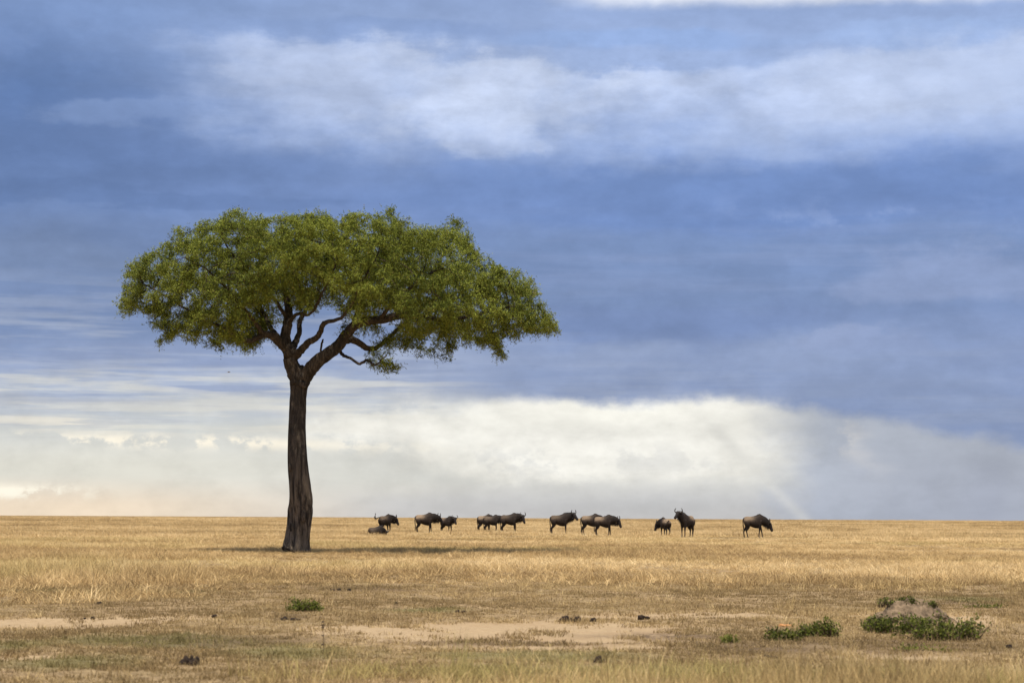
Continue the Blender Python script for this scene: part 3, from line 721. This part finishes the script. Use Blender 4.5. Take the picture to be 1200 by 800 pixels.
# foliage: small leaf-sized faces in sprays round the outer twigs
src = np.array([tuple(nodes[i_]) for i_ in range(n_root, N_) if load[i_] <= 5]); par = np.array([tuple(nodes[parent_i[i_]]) for i_ in range(n_root, N_) if load[i_] <= 5])
print('tree nodes', N_, 'leafy', len(src))
NL = 1350000
SPR = 100000
si = rng.integers(0, len(src), SPR); tt = rng.random((SPR, 1))
sc_ = par[si] * (1 - tt) + src[si] * tt + rng.normal(0, 0.085, (SPR, 3)) * [1, 1, 0.7]
sdir = src[si] - par[si] + rng.normal(0, 0.13, (SPR, 3)) + [0, 0, -0.015]; sdir /= np.linalg.norm(sdir, axis=1, keepdims=True)
lens = rng.uniform(0.08, 0.20, (SPR, 1))
# hanging sprays under the rim
hang = (rng.random(SPR) < 0.05); sdir[hang] = sdir[hang] * 0.3 + [0, 0, -1]; lens[hang] *= 1.6
li = rng.integers(0, SPR, NL); u = rng.random((NL, 1))
base = sc_[li] + sdir[li] * lens[li] * u + rng.normal(0, 0.014, (NL, 3))
d1_ = rng.normal(0, 1, (NL, 3)); d1_[:, 2] *= 0.7; d1_ = d1_ + sdir[li] * 0.6; d1_ /= np.linalg.norm(d1_, axis=1, keepdims=True)
nrm_ = rng.normal(0, 0.7, (NL, 3)) + [0, 0, 1.3]
d2_ = np.cross(nrm_, d1_); d2_ /= np.linalg.norm(d2_, axis=1, keepdims=True)
ll = rng.uniform(0.024, 0.054, (NL, 1)); ww = ll * rng.uniform(0.45, 0.65, (NL, 1))
LV = np.stack((base - d2_ * ww * 0.5, base + d2_ * ww * 0.5, base + d1_ * ll), axis=1).reshape(-1, 3)
spt = rng.normal(0.40, 0.15, SPR) + 0.18 * np.sin(sc_[:, 0] * 1.1) * np.sin(sc_[:, 1] * 1.3 + 1)
lt = np.clip(spt[li] + rng.normal(0, 0.12, NL), 0, 0.9); lt = np.where(rng.random(NL) < 0.03, 1.0, lt)
tag(mesh_np('crown', LV, np.arange(NL * 3).reshape(-1, 3), M_leaf, tree, smooth=False, attrs={'tint': np.repeat(lt, 3)}), kind='stuff')

# ------------------------------------------------------------------ wildebeest
def wildebeest(px, py, yaw, label, group='wildebeest standing in the dry grass', neck=0.0, headyaw=0.0, headpitch=0.0, legs=(0, 0, 0, 0), size=1.0, tail=0.0, tail_side=0.0, lying=False, pale=1.0, depth=None, seed=0):
    """faces +X in its own space; yaw turns it: 0 = facing right in the photo, +90 = facing away"""
    R = random.Random(seed); loc = ground_at(px, py)
    if depth: loc = Vector((loc.x * depth / loc.y, depth, 0)); loc.z = gzf(loc.x, loc.y)
    root = empty('wildebeest', loc, math.radians(yaw), label=label, cat='wildebeest', group=group)
    dz = -0.56 if lying else 0.0
    b = MB(); V = Vector
    def loft(st, n=16):
        base = len(b.v)
        for i, (c, hw, hh, tilt) in enumerate(st):
            for k in range(n):
                th = 2 * math.pi * k / n
                off = V((-math.sin(tilt) * math.sin(th) * hh, math.cos(th) * hw, math.cos(tilt) * math.sin(th) * hh)); b.v.append(V(c) + off)
            if i:
                p = base + (i - 1) * n; q = base + i * n
                for k in range(n): b.f.append((p + k, p + (k + 1) % n, q + (k + 1) % n, q + k))
        b.f.append(tuple(base + k for k in range(n))[::-1]); b.f.append(tuple(base + (len(st) - 1) * n + k for k in range(n)))
    T_ = [(q[0] * .93,) + q[1:] for q in [(-.76, 1.00, .05, .07), (-.73, 1.00, .13, .17), (-.62, .985, .21, .25), (-.45, .965, .25, .28), (-.25, .945, .275, .295), (-.05, .92, .29, .34), (.15, .925, .285, .385), (.30, .955, .265, .42), (.42, .985, .235, .425), (.54, 1.02, .20, .345), (.64, 1.01, .16, .27), (.72, 1.0, .10, .16)]]
    loft([((x, 0, z + dz), hw, hh, 0) for x, z, hw, hh in T_])
    # neck and head
    na = math.radians(4 + neck); hy = math.radians(headyaw)
    n0 = V((.50, 0, 1.06 + dz)); nd = V((math.cos(na) * math.cos(hy * .45), math.cos(na) * math.sin(hy * .45), math.sin(na)))
    poll = n0 + nd * 0.56
    mid = (n0 + poll) / 2 + V((0, 0, .03))
    neck_t = math.radians(20 + neck * 0.5)
    def oval_path(pts, hws, hhs, n=14):
        base = len(b.v)
        for i, p in enumerate(pts):
            t = (pts[min(i + 1, len(pts) - 1)] - pts[max(i - 1, 0)]).normalized(); s_ = V((-t.y, t.x, 0));
            s_ = s_.normalized() if s_.length > 1e-3 else V((0, 1, 0)); w_ = t.cross(s_)
            for k in range(n):
                th = 2 * math.pi * k / n; b.v.append(p + s_ * math.cos(th) * hws[i] + w_ * math.sin(th) * hhs[i])
            if i:
                a_ = base + (i - 1) * n; q = base + i * n
                for k in range(n): b.f.append((a_ + k, a_ + (k + 1) % n, q + (k + 1) % n, q + k))
        b.f.append(tuple(base + k for k in range(n))[::-1]); b.f.append(tuple(base + (len(pts) - 1) * n + k for k in range(n)))
    oval_path([n0 + V((-.18, 0, -.06)), n0, mid, poll - nd * .06, poll + nd * .04], [.19, .17, .135, .11, .08], [.31, .29, .235, .18, .12])
    ha = math.radians(-62 + headpitch); hd = V((math.cos(ha) * math.cos(hy), math.cos(ha) * math.sin(hy), math.sin(ha)))
    side = V((-math.sin(hy), math.cos(hy), 0)); hup = side.cross(hd) * -1
    if hup.z < 0: hup = -hup
    HL = .56
    hp = [poll + hd * t * HL for t in (-.12, .02, .18, .38, .58, .78, .92, 1.0)]
    oval_path(hp, [.07, .115, .125, .108, .088, .088, .092, .055], [.08, .13, .16, .15, .118, .10, .092, .055])
    def limb(P, r, n=8):
        pp, rr_ = cat_pts([V(p) for p in P], r, 4); b.tube(pp, rr_, n)
    if not lying:
        for k, (sx, sw) in enumerate(((1, legs[0]), (-1, legs[1]))):
            y = .125 * sx
            limb([(.44, y * .9, .98), (.41, y, .76), (.42 + sw * .3, y, .60), (.43 + sw * .62, y, .40), (.435 + sw * .85, y, .22), (.43 + sw, y, .085), (.46 + sw, y, .01)], [.15, .115, .08, .056, .040, .042, .05])
        for k, (sx, sw) in enumerate(((1, legs[2]), (-1, legs[3]))):
            y = .125 * sx
            limb([(-.52, y * .8, 1.00), (-.47, y * 1.1, .80), (-.43 + sw * .2, y, .64), (-.55 + sw * .5, y, .47), (-.60 + sw * .7, y, .38), (-.575 + sw * .9, y, .20), (-.56 + sw, y, .085), (-.53 + sw, y, .01)], [.21, .19, .14, .082, .058, .042, .044, .052])
    else:
        for sx in (1, -1):
            limb([(.42, .14 * sx, .38), (.52, .2 * sx, .16), (.66, .2 * sx, .07), (.44, .22 * sx, .04), (.34, .22 * sx, .04)], [.12, .07, .045, .035, .035])
            limb([(-.50, .16 * sx, .36), (-.30, .27 * sx, .24), (-.18, .30 * sx, .12), (-.42, .32 * sx, .06), (-.10, .34 * sx, .04)], [.2, .17, .08, .05, .035])
    tmp = b.build('body', None)
    md = tmp.modifiers.new('r', 'REMESH'); md.mode = 'VOXEL'; md.voxel_size = 0.026; ms = tmp.modifiers.new('s', 'SMOOTH'); ms.iterations = 4; ms.factor = 0.6
    bpy.context.view_layer.update(); dg = bpy.context.evaluated_depsgraph_get()
    me = bpy.data.meshes.new_from_object(tmp.evaluated_get(dg)); me.name = 'body'
    bpy.data.objects.remove(tmp)
    co = np.empty(len(me.vertices) * 3, np.float32); me.vertices.foreach_get('co', co); co = co.reshape(-1, 3)
    x, y, z = co[:, 0], co[:, 1], co[:, 2] - dz
    rump = sst(x, .30, -.38) * sst(z, .86, 1.12) * (.12 + .88 * pale) * .9
    dark = np.array([.013, .009, .007]); brown = np.array([.030, .020, .014]); palec = np.array([.29, .21, .135]); head = np.array([.016, .012, .011])
    c = brown[None, :] * np.ones((len(co), 1))
    c = c * (1 - rump[:, None]) + palec * rump[:, None]
    low = sst(z, .92, .68)[:, None]; c = c * (1 - low) + dark * low
    fr = (sst(x, .45, .75) * 0.9)[:, None]; c = c * (1 - fr) + dark * fr
    hq = np.array([(V(p) - poll).dot(hd) for p in co.tolist()]) if True else None
    hdm = (sst(np.array([(V(p) - V((0, 0, 0))).x for p in co.tolist()]) * 0 + hq, -0.10, 0.05) * (np.linalg.norm(co - np.array(poll + hd * .25), axis=1) < .42))[:, None]; c = c * (1 - hdm) + head * hdm
    stripe = (np.sin(x * 62 + 3 * np.sin(z * 5)) > 0.35) * sst(x, -.15, .1) * sst(x, 1.0, .75) * sst(z, .72, .9) * .8
    c = c * (1 - stripe[:, None]) + dark * stripe[:, None]
    shin = (sst(z, .42, .25) * (dz == 0))[:, None] * .6; c = c * (1 - shin) + np.array([.07, .048, .033]) * shin
    me.attributes.new('coat', 'FLOAT_VECTOR', 'POINT').data.foreach_set('vector', c.astype(np.float32).ravel())
    me.materials.clear(); me.materials.append(M_coat); me.polygons.foreach_set('use_smooth', np.ones(len(me.polygons), bool))
    bo = bpy.data.objects.new('body', me); COL.objects.link(bo); bo.parent = root
    # horns: out from a dark boss, dipping, then curling up and in
    for sx in (1, -1):
        m = MB(); o = poll + hup * .075 - hd * .01
        P = [o, o + side * sx * .10 + hup * .015, o + side * sx * .20 - hup * .02 + V((0, 0, -.01)), o + side * sx * .285 + V((0, 0, .03)), o + side * sx * .30 + V((0, 0, .12)), o + side * sx * .25 + V((0, 0, .20)), o + side * sx * .20 + V((0, 0, .235))]
        pp, rr_ = cat_pts(P, [.062, .056, .046, .038, .031, .022, .008], 4); m.tube(pp, rr_, 8); m.build('horn', M_horn, root)
        m = MB(); o = poll - hd * .0 - hup * .01
        P = [o + side * sx * .08, o + side * sx * .15 + V((0, 0, -.015)), o + side * sx * .23 + V((0, 0, -.035)), o + side * sx * .29 + V((0, 0, -.06))]
        pp, rr_ = cat_pts(P, [.022, .042, .036, .006], 3); m.tube(pp, rr_, 8, True, [.45] * len(pp)); m.build('ear', M_coat if False else M_hair, root)
        m = MB(); m.ell(poll + hd * .14 + side * sx * .096 + hup * .045, (.017, .017, .017), None, 8, 6); m.build('eye', M_eye, root)
    # mane, beard, tail as tufts of hair strands
    def strands(name, roots, dirs, lens_, w, mt, par_=None):
        sv, sf = [], []
        for p, d, l in zip(roots, dirs, lens_):
            d = d.normalized(); s_ = d.cross(V((R.uniform(-1, 1), R.uniform(-1, 1), R.uniform(-1, 1)))).normalized() * w; i0 = len(sv)
            q = p + d * l * .55 + V((0, 0, -.02 * l)); e = p + d * l + V((0, 0, -.12 * l))
            sv += [p - s_, p + s_, q + s_ * .8, q - s_ * .8, e]; sf += [(i0, i0 + 1, i0 + 2, i0 + 3), (i0 + 3, i0 + 2, i0 + 4)]
        return mesh_np(name, np.array([tuple(v) for v in sv]), sf, mt, root, smooth=False)
    rt, dr, ln = [], [], []
    for k in range(240):
        t = R.random(); a = V((.30, 0, 1.33 + dz)); c_ = poll + hup * .07 - nd * .02
        p = a.lerp(c_, t); p.z += .04 * math.sin(t * math.pi) - .01; p.y += R.uniform(-.02, .02)
        rt.append(p - V((0, 0, .05))); dr.append(V((R.uniform(-.5, -.1), R.uniform(-.55, .55), .8))); ln.append(R.uniform(.09, .21))
    strands('mane', rt, dr, ln, .009, M_hair)
    rt, dr, ln = [], [], []
    for k in range(260):
        t = R.random(); a = n0 + V((.06, 0, -.20)); c_ = poll + hd * .22 - hup * .10
        p = a.lerp(c_, t) + V((0, R.uniform(-.03, .03), .04)); rt.append(p); dr.append(V((R.uniform(-.2, .15), R.uniform(-.2, .2), -1))); ln.append(R.uniform(.12, .26))
    strands('beard', rt, dr, ln, .009, M_hair)
    # tail
    ts = V((0, tail_side, 0)); o = V((-.66, 0, 1.12 + dz))
    if lying: P = [o, o + V((-.07, .05, -.18)), o + V((-.12, .10, -.38)), o + V((-.25, .12, -.50)), o + V((-.4, .14, -.52))]
    else: P = [o, o + V((-.07 - .12 * tail, 0, -.05 + .06 * tail)) + ts * .25, o + V((-.08 - .30 * tail, 0, -.28 + .22 * tail)) + ts * .6, o + V((-.05 - .40 * tail, 0, -.52 + .52 * tail)) + ts * .9, o + V((-.04 - .38 * tail, 0, -.80 + 1.0 * tail)) + ts]
    pp, rr_ = cat_pts(P, [.045, .036, .030, .026, .012], 4); m = MB(); m.tube(pp, rr_, 7); tl = m.build('tail', M_hair, root)
    rt, dr, ln = [], [], []
    for k in range(90):
        i_ = R.randint(len(pp) // 3, len(pp) - 2); p = pp[i_]; t = (pp[i_ + 1] - pp[i_]).normalized()
        rt.append(p); dr.append(t + V((R.uniform(-.25, .25), R.uniform(-.25, .25), R.uniform(-.2, .1)))); ln.append(R.uniform(.14, .26))
    tuft = strands('tail_tuft', rt, dr, ln, .012, M_hair); tuft.parent = tl
    if not lying:
        for (hx, hy_) in ((.46 + legs[0], .125), (.46 + legs[1], -.125), (-.53 + legs[2], .125), (-.53 + legs[3], -.125)):
            m = MB(); m.tube([V((hx - .005, hy_, -.01)), V((hx, hy_, .03)), V((hx - .01, hy_, .065))], [.052, .047, .036], 10); m.build('hoof', M_horn, root)
    root.scale = (size * .93, size * .98, size * 1.08)
    return root

G = 'wildebeest standing in the dry grass'
wildebeest(440.5, 627.5, 12, 'wildebeest lying down in the grass, leftmost of the herd', group='wildebeest standing in the dry grass', neck=-22, headyaw=60, headpitch=-10, lying=True, size=0.72, seed=1, pale=.15)
wildebeest(451.5, 624.5, 52, 'wildebeest flicking its tail up, standing behind the one lying down', neck=-4, headyaw=-55, legs=(.0, .03, .02, -.04), tail=1.0, tail_side=.15, size=.95, seed=2, pale=.35)
wildebeest(497.5, 625.2, 0, 'wildebeest with pale rump in profile, left of the leftmost standing pair', neck=-2, headyaw=22, headpitch=14, legs=(.07, -.07, -.02, .05), size=1.0, seed=3)
wildebeest(523.5, 624.5, -42, 'smaller wildebeest facing the camera with legs spread, right of the leftmost standing pair', neck=10, headyaw=-12, headpitch=4, legs=(.04, -.04, -.16, -.04), size=0.86, seed=4, pale=.5)
wildebeest(568, 623.3, 28, 'pale rumped wildebeest with head turned away, nearest of the tight trio', neck=-4, headyaw=62, headpitch=-5, legs=(.02, -.05, .05, -.05), size=0.97, seed=5, pale=1.0)
wildebeest(576, 621.0, 6, 'wildebeest mostly hidden behind the pale rumped one of the tight trio', neck=2, headyaw=-15, legs=(.04, -.06, -.04, .04), size=0.93, seed=6, depth=168, pale=.3)
wildebeest(597, 622.3, -6, 'dark wildebeest looking right, rightmost of the tight trio', neck=6, headyaw=-38, headpitch=2, legs=(.03, -.05, .04, -.03), size=1.02, seed=7, pale=.15, depth=160)
wildebeest(656, 626.3, 6, 'wildebeest with raised head standing alone mid herd', neck=22, headyaw=-42, headpitch=22, legs=(.04, .0, .02, -.09), size=1.0, seed=8, pale=.25)
wildebeest(692, 627.4, 4, 'tan backed wildebeest half hidden at the left of the middle pair', neck=-12, headyaw=10, headpitch=-4, legs=(.05, -.04, -.06, .04), size=0.98, seed=9, pale=.8, depth=147)
wildebeest(707.5, 628.0, -4, 'wildebeest in profile in front of the tan backed one', neck=-6, headyaw=-14, headpitch=0, legs=(.06, -.07, -.02, .04), size=0.93, seed=10, pale=.85)
wildebeest(779.5, 628.2, 112, 'wildebeest seen from behind with head turned low to the left', neck=-18, headyaw=62, headpitch=-8, legs=(.03, -.04, .07, -.05), tail=.45, tail_side=.45, size=0.84, seed=11, pale=1.0)
wildebeest(805, 628.8, 232, 'wildebeest facing the camera with raised head and wide horns', neck=30, headyaw=-4, headpitch=30, legs=(.02, -.03, .05, -.04), size=1.0, seed=12, pale=1.0)
wildebeest(883.5, 629.5, -2, 'wildebeest walking with lowered head, alone at the right end', neck=-26, headyaw=-8, headpitch=-2, legs=(.16, -.10, -.10, .12), size=1.0, seed=13, pale=.75)

# ------------------------------------------------------------------ shrubs, mound, dung
def shrub(name, px, py, wpx, hpx, label, cat='shrub', group=None, leaves=1500, dens=1.0, leaf=0.03, base=None, aspect=.5, tintm=.4, clumps=7, spill=.25, seed=0):
    R = np.random.default_rng(seed + 100); o = ground_at(px, py) if base is None else base; s = F / o.y; w, h = wpx / s / 2, hpx / s
    root = empty(name, o, label=label, cat=cat, group=group)
    C_ = [(R.uniform(-.85, .85), R.uniform(-.8, .8), R.uniform(.35, 1.0), R.uniform(.3, .6)) for _ in range(clumps)]
    stems = MB(); tips = []
    for (cx, cy, ch, cr_) in C_:
        for k in range(9):
            bx0 = Vector((cx * w * .9 + R.normal(0, .02), cy * w * aspect + R.normal(0, .02), gzf(o.x + cx * w, o.y + cy * w * aspect) - o.z - .03 if base is None else -.02))
            a = R.uniform(0, 6.283); sp = cr_ * w * R.uniform(.2, 1.0); e = bx0 + Vector((math.cos(a) * sp, math.sin(a) * sp * max(aspect, .5), h * ch * R.uniform(.55, 1.1)))
            m_ = bx0.lerp(e, .55) + Vector((0, 0, h * .12)); stems.tube([bx0, m_, e], [.006, .004, .002], 4); tips.append((bx0, m_, e))
    stems.build('stem', M_twig, root)
    n = leaves; ti = R.integers(0, len(tips), n); t = np.sqrt(R.random((n, 1))) * 1.05
    a_ = np.array([tuple(q[0]) for q in tips])[ti]; b_ = np.array([tuple(q[1]) for q in tips])[ti]; c_ = np.array([tuple(q[2]) for q in tips])[ti]
    base_ = (1 - t) ** 2 * a_ + 2 * t * (1 - t) * b_ + t * t * c_ + R.normal(0, leaf * .7, (n, 3))
    d1 = R.normal(0, 1, (n, 3)) + [0, 0, .8]; d1 /= np.linalg.norm(d1, axis=1, keepdims=True); d2 = np.cross(d1, R.normal(0, 1, (n, 3))); d2 /= np.linalg.norm(d2, axis=1, keepdims=True)
    l = R.uniform(.5, 1.3, (n, 1)) * leaf * 1.05; v = np.stack((base_, base_ + d1 * l * .5 + d2 * l * .26, base_ + d1 * l, base_ + d1 * l * .5 - d2 * l * .26), 1).reshape(-1, 3)
    tint = np.clip(R.normal(tintm, .28, n), 0, .9); tint = np.where(R.random(n) < .10, 1, tint)
    tag(mesh_np('foliage', v, np.arange(n * 4).reshape(-1, 4), M_shrub, root, smooth=False, attrs={'tint': np.repeat(tint, 4)}), kind='stuff')
    return root

def lumps(name, px, py, parts, label, cat, m, group=None, piece='clod', dens=1):
    """a heap of irregular lumps; parts: (dx px, width px, height px, dy m)"""
    o = ground_at(px, py); s = F / o.y; root = empty(name, o, label=label, cat=cat, group=group); R = random.Random(int(px * 7 + py))
    for (dxp, wp, hp_, dy) in parts:
        b = MB(); c = Vector((dxp / s, dy, hp_ / s * .30)); r = Vector((wp / s / 2, wp / s / 2 * R.uniform(.8, 1.1), hp_ / s * .72))
        b.ell(c, r, None, 14, 10)
        vv = []
        for v in b.v:
            d = v - c; k = 1 + .20 * math.sin(d.x / r.x * 3.1 + dxp) * math.sin(d.y / r.y * 2.7 + 1) + .13 * math.sin(d.z / r.z * 5 + d.x / r.x * 4 + dxp * 2) + R.uniform(-.07, .07)
            vv.append(c + d * k)
        b.v = vv; b.build(piece, m, root)
    return root

# earth mound, a dome with a broken front
mo = ground_at(1066, 727); s = F / mo.y
mroot = empty('earth_mound', mo, label='low brown termite mound with bare cracked earth beside the green shrub', cat='mound')
nr, na = 26, 72; mv = []; mf = []
for i in range(nr + 1):
    t = i / nr
    for k in range(na):
        th = 2 * math.pi * k / na; rx_ = 56 / s * t * (1 + .08 * math.sin(3 * th + 1) + .05 * math.sin(5 * th)); ry_ = .42 * t * (1 + .08 * math.sin(4 * th))
        x_, y_ = rx_ * math.cos(th), ry_ * math.sin(th)
        h_ = 22 / s * (1 - sst(t, .30, 1.05)) * (1 + .10 * math.sin(th * 2))
        nz = float(fbm(np.array([x_ * 9 + 5]), np.array([y_ * 9 + 2]), 91)[0]) - .5; nz2 = float(fbm(np.array([x_ * 30 + 5]), np.array([y_ * 30 + 2]), 92)[0]) - .5
        mv.append((x_, y_, h_ + (nz * .16 + nz2 * .10) * (1 - t * .6) - .05 * t))
    if i:
        for k in range(na): p = (i - 1) * na; q = i * na; mf.append((p + k, q + k, q + (k + 1) % na, p + (k + 1) % na))
mesh_np('earth', np.array(mv), mf, M_mound, mroot)
RR = random.Random(5)
for k in range(16):
    a = RR.uniform(3.4, 6.0); r_ = RR.uniform(.55, 1.05); b = MB(); rr0 = RR.uniform(.018, .05); c = Vector((math.cos(a) * r_ * 50 / s, math.sin(a) * r_ * .42, max(0, (1 - r_)) * .16 + .015))
    b.ell(c, (rr0 * 1.3, rr0, rr0 * .7), None, 8, 6); b.v = [c + (v - c) * RR.uniform(.8, 1.2) for v in b.v]; b.build('clod', M_mound, mroot)
for (px, dxm, w_, h_, lab, sd_) in ((1045, -24, 40, 11, 'small green creeper on the left shoulder of the termite mound', 1), (1063, -2, 16, 8, 'tiny green tuft on the crown of the termite mound', 2), (1083, 20, 34, 9, 'small green creeper on the right shoulder of the termite mound', 3)):
    bp = mo + Vector((dxm / s, .02, (22 - abs(dxm) * .12) / s - .02)); shrub('creeper', px, 0, w_, h_, lab, cat='plant', leaves=700, leaf=.022, base=bp, aspect=.5, tintm=.25, clumps=4, seed=sd_)
SG = 'low green shrubs on the plain'
shrub('shrub', 1052, 742, 84, 24, 'dark green spreading shrub in front of the termite mound', group=SG, leaves=3600, clumps=16, seed=11, tintm=.3)
shrub('shrub', 1110, 750, 96, 28, 'largest green shrub, right of the termite mound', group=SG, leaves=4300, clumps=18, seed=12, tintm=.4)
shrub('shrub', 960, 746, 44, 23, 'medium green shrub left of the shrub by the mound', group=SG, leaves=2000, clumps=12, seed=13, tintm=.45)
shrub('shrub', 921, 750, 40, 16, 'low flat green shrub at the left end of the shrub row', group=SG, leaves=1500, clumps=12, seed=14, tintm=.35)
shrub('shrub', 858, 753, 18, 12, 'tiny green shrub alone left of the shrub row', group=SG, leaves=380, clumps=4, seed=15, tintm=.7)
shrub('shrub', 356, 716, 42, 15, 'narrow green shrub with upright shoots below the acacia', group=SG, leaves=1700, clumps=9, seed=16, tintm=.4, leaf=.032)
shrub('shrub', 1085, 762, 60, 7, 'dry brown ground creeper under the largest shrub', cat='plant', leaves=420, clumps=8, seed=17, tintm=.9)
shrub('shrub', 1150, 712, 60, 6, 'flat olive creeper right of the termite mound', cat='plant', leaves=500, clumps=8, seed=18, tintm=.5)

DG = 'dark dung heaps on the bare ground'
lumps('dung_heap', 222, 779, [(-5, 12, 9, 0), (1, 8, 9.5, .03), (7, 11, 9, .0), (3, 7, 6, -.05), (-9, 6, 5, -.02)], 'black crumbly dung heap at the lower left on green tinged turf', 'dung', M_dung, DG, 'dung_ball')
lumps('dung_heap', 661.5, 727, [(0, 11, 6, 0), (7, 5, 3.2, 0)], 'smooth dark dung mound, largest and leftmost on the sandy patch', 'dung', M_dung, DG, 'dung_ball')
lumps('dung_heap', 676.5, 727, [(0, 9, 5.2, 0)], 'round dark dung mound second from left on the sandy patch', 'dung', M_dung, DG, 'dung_ball')
lumps('dung_heap', 695, 728, [(0, 8, 4.6, 0)], 'small pointed dung lump third from left on the sandy patch', 'dung', M_dung, DG, 'dung_ball')
lumps('dung_heap', 753.5, 725, [(-2, 8, 4.6, 0), (5, 6, 3, .02)], 'double dung lump at the right end of the sandy patch', 'dung', M_dung, DG, 'dung_ball')
lumps('dung_heap', 701, 777, [(0, 10, 9, 0), (6, 4, 5, .02)], 'dark dung lump half hidden behind the nearest grass', 'dung', M_dung, DG, 'dung_ball')
lumps('dung_heap', 397, 692.5, [(-7, 6, 2.5, 0), (0, 6, 3.2, .02)], 'flat dark dung pair above the narrow shrub', 'dung', M_dung, DG, 'dung_ball')
lumps('dung_heap', 409, 692, [(0, 5, 2.8, 0)], 'small dung lump right of the flat pair', 'dung', M_dung, DG, 'dung_ball')
lumps('dung_heap', 463.5, 708.5, [(0, 5.5, 3.4, 0)], 'single small dung lump on turf between tree shrub and sandy patch', 'dung', M_dung, DG, 'dung_ball')
lumps('dung_heap', 536, 717.5, [(0, 6, 3.2, 0), (7, 7, 2.2, 0)], 'thin dark dung streak behind the sandy patch', 'dung', M_dung, DG, 'dung_ball')
lumps('dung_heap', 338, 727, [(-5, 9, 4, 0), (5, 10, 3.4, 0), (12, 5, 2.5, 0)], 'broken brown dung spread in front of the narrow shrub', 'dung', M_dung, DG, 'dung_ball')
lumps('dung_heap', 251.5, 722.5, [(0, 7, 3, 0)], 'small flat dung lump at the right end of the left bare strip', 'dung', M_dung, DG, 'dung_ball')
lumps('dung_heap', 108.5, 724.5, [(0, 5, 2.6, 0), (-9, 3, 1.5, 0)], 'reddish brown dung lump on the left bare strip', 'dung', M_dung, DG, 'dung_ball')
lumps('dung_heap', 116, 708, [(0, 8, 3.4, 0)], 'dark lump in short turf above the left bare strip', 'dung', M_dung, DG, 'dung_ball')
lumps('dung_heap', 903, 771, [(-3, 10, 4, 0), (5, 6, 3, 0)], 'dark flat dung under tall stems below the shrub row', 'dung', M_dung, DG, 'dung_ball')
lumps('dung_heap', 1182, 760, [(0, 9, 5, 0)], 'dark dung lump near the right edge beside pale soil', 'dung', M_dung, DG, 'dung_ball')
lumps('dung_heap', 937, 673, [(0, 3.6, 2.2, 0)], 'speck of dung in the grass below the walking wildebeest', 'dung', M_dung, DG, 'dung_ball')
lumps('dung_heap', 963.5, 677.5, [(0, 3.6, 2.2, 0)], 'rightmost speck of dung in the grass right of the other', 'dung', M_dung, DG, 'dung_ball')
lumps('soil_clod', 920, 734, [(-3, 9, 3.2, 0), (4, 8, 2.8, .02)], 'pale orange flat clod of soil behind the shrub row', 'clod', M_clod, None, 'clod')

# a dead stalk with dry seed whorls
o = ground_at(378, 766); s = F / o.y; rt_ = empty('dead_stalk', o, label='thin dead brown stalk with dry seed whorls standing below the narrow shrub', cat='plant')
b = MB(); pp, rr_ = cat_pts([Vector((0, 0, -.02)), Vector((.01, 0, .12)), Vector((-.005, 0, .24)), Vector((.0, 0, 33 / s))], [.003, .0025, .002, .0015], 4); b.tube(pp, rr_, 5); b.build('stem', M_twig, rt_)
for k, z_ in enumerate((.08, .16, .23, .28, 33 / s)):
    b = MB(); RR = random.Random(k)
    for q in range(9):
        a = RR.uniform(0, 6.283); d = Vector((math.cos(a), math.sin(a), RR.uniform(-.2, .8))) * RR.uniform(.006, .016); b.tube([Vector((0, 0, z_)), Vector((0, 0, z_)) + d], [.0035, .005], 4)
    b.build('seed_whorl', M_twig, rt_)

# one distant bird on the wing, left of the trunk
bp = at(268, 436, 180); br = empty('bird', bp, math.radians(20), label='tiny distant bird flying left of the acacia trunk', cat='bird')
b = MB(); pp, rr_ = cat_pts([Vector((-.16, 0, 0)), Vector((-.08, 0, .0)), Vector((.04, 0, .01)), Vector((.12, 0, .02)), Vector((.17, 0, .015))], [.008, .03, .04, .022, .004], 4); b.tube(pp, rr_, 8); b.build('body', M_bird, br)
for sx in (1, -1):
    wv = [(.06, 0, .02), (-.05, 0, .02), (.07, sx * .12, .06), (-.06, sx * .12, .06), (.02, sx * .26, .05), (-.05, sx * .25, .05), (-.06, sx * .33, .03)]
    mesh_np('wing', np.array(wv + [(a, b_2, c - .008) for a, b_2, c in wv]), [(0, 1, 3, 2), (2, 3, 5, 4), (4, 5, 6), (7, 9, 10, 8), (9, 11, 12, 10), (11, 13, 12), (0, 2, 9, 7), (2, 4, 11, 9), (4, 6, 13, 11), (1, 8, 10, 3), (3, 10, 12, 5), (5, 12, 13, 6)], M_bird, br, smooth=False)
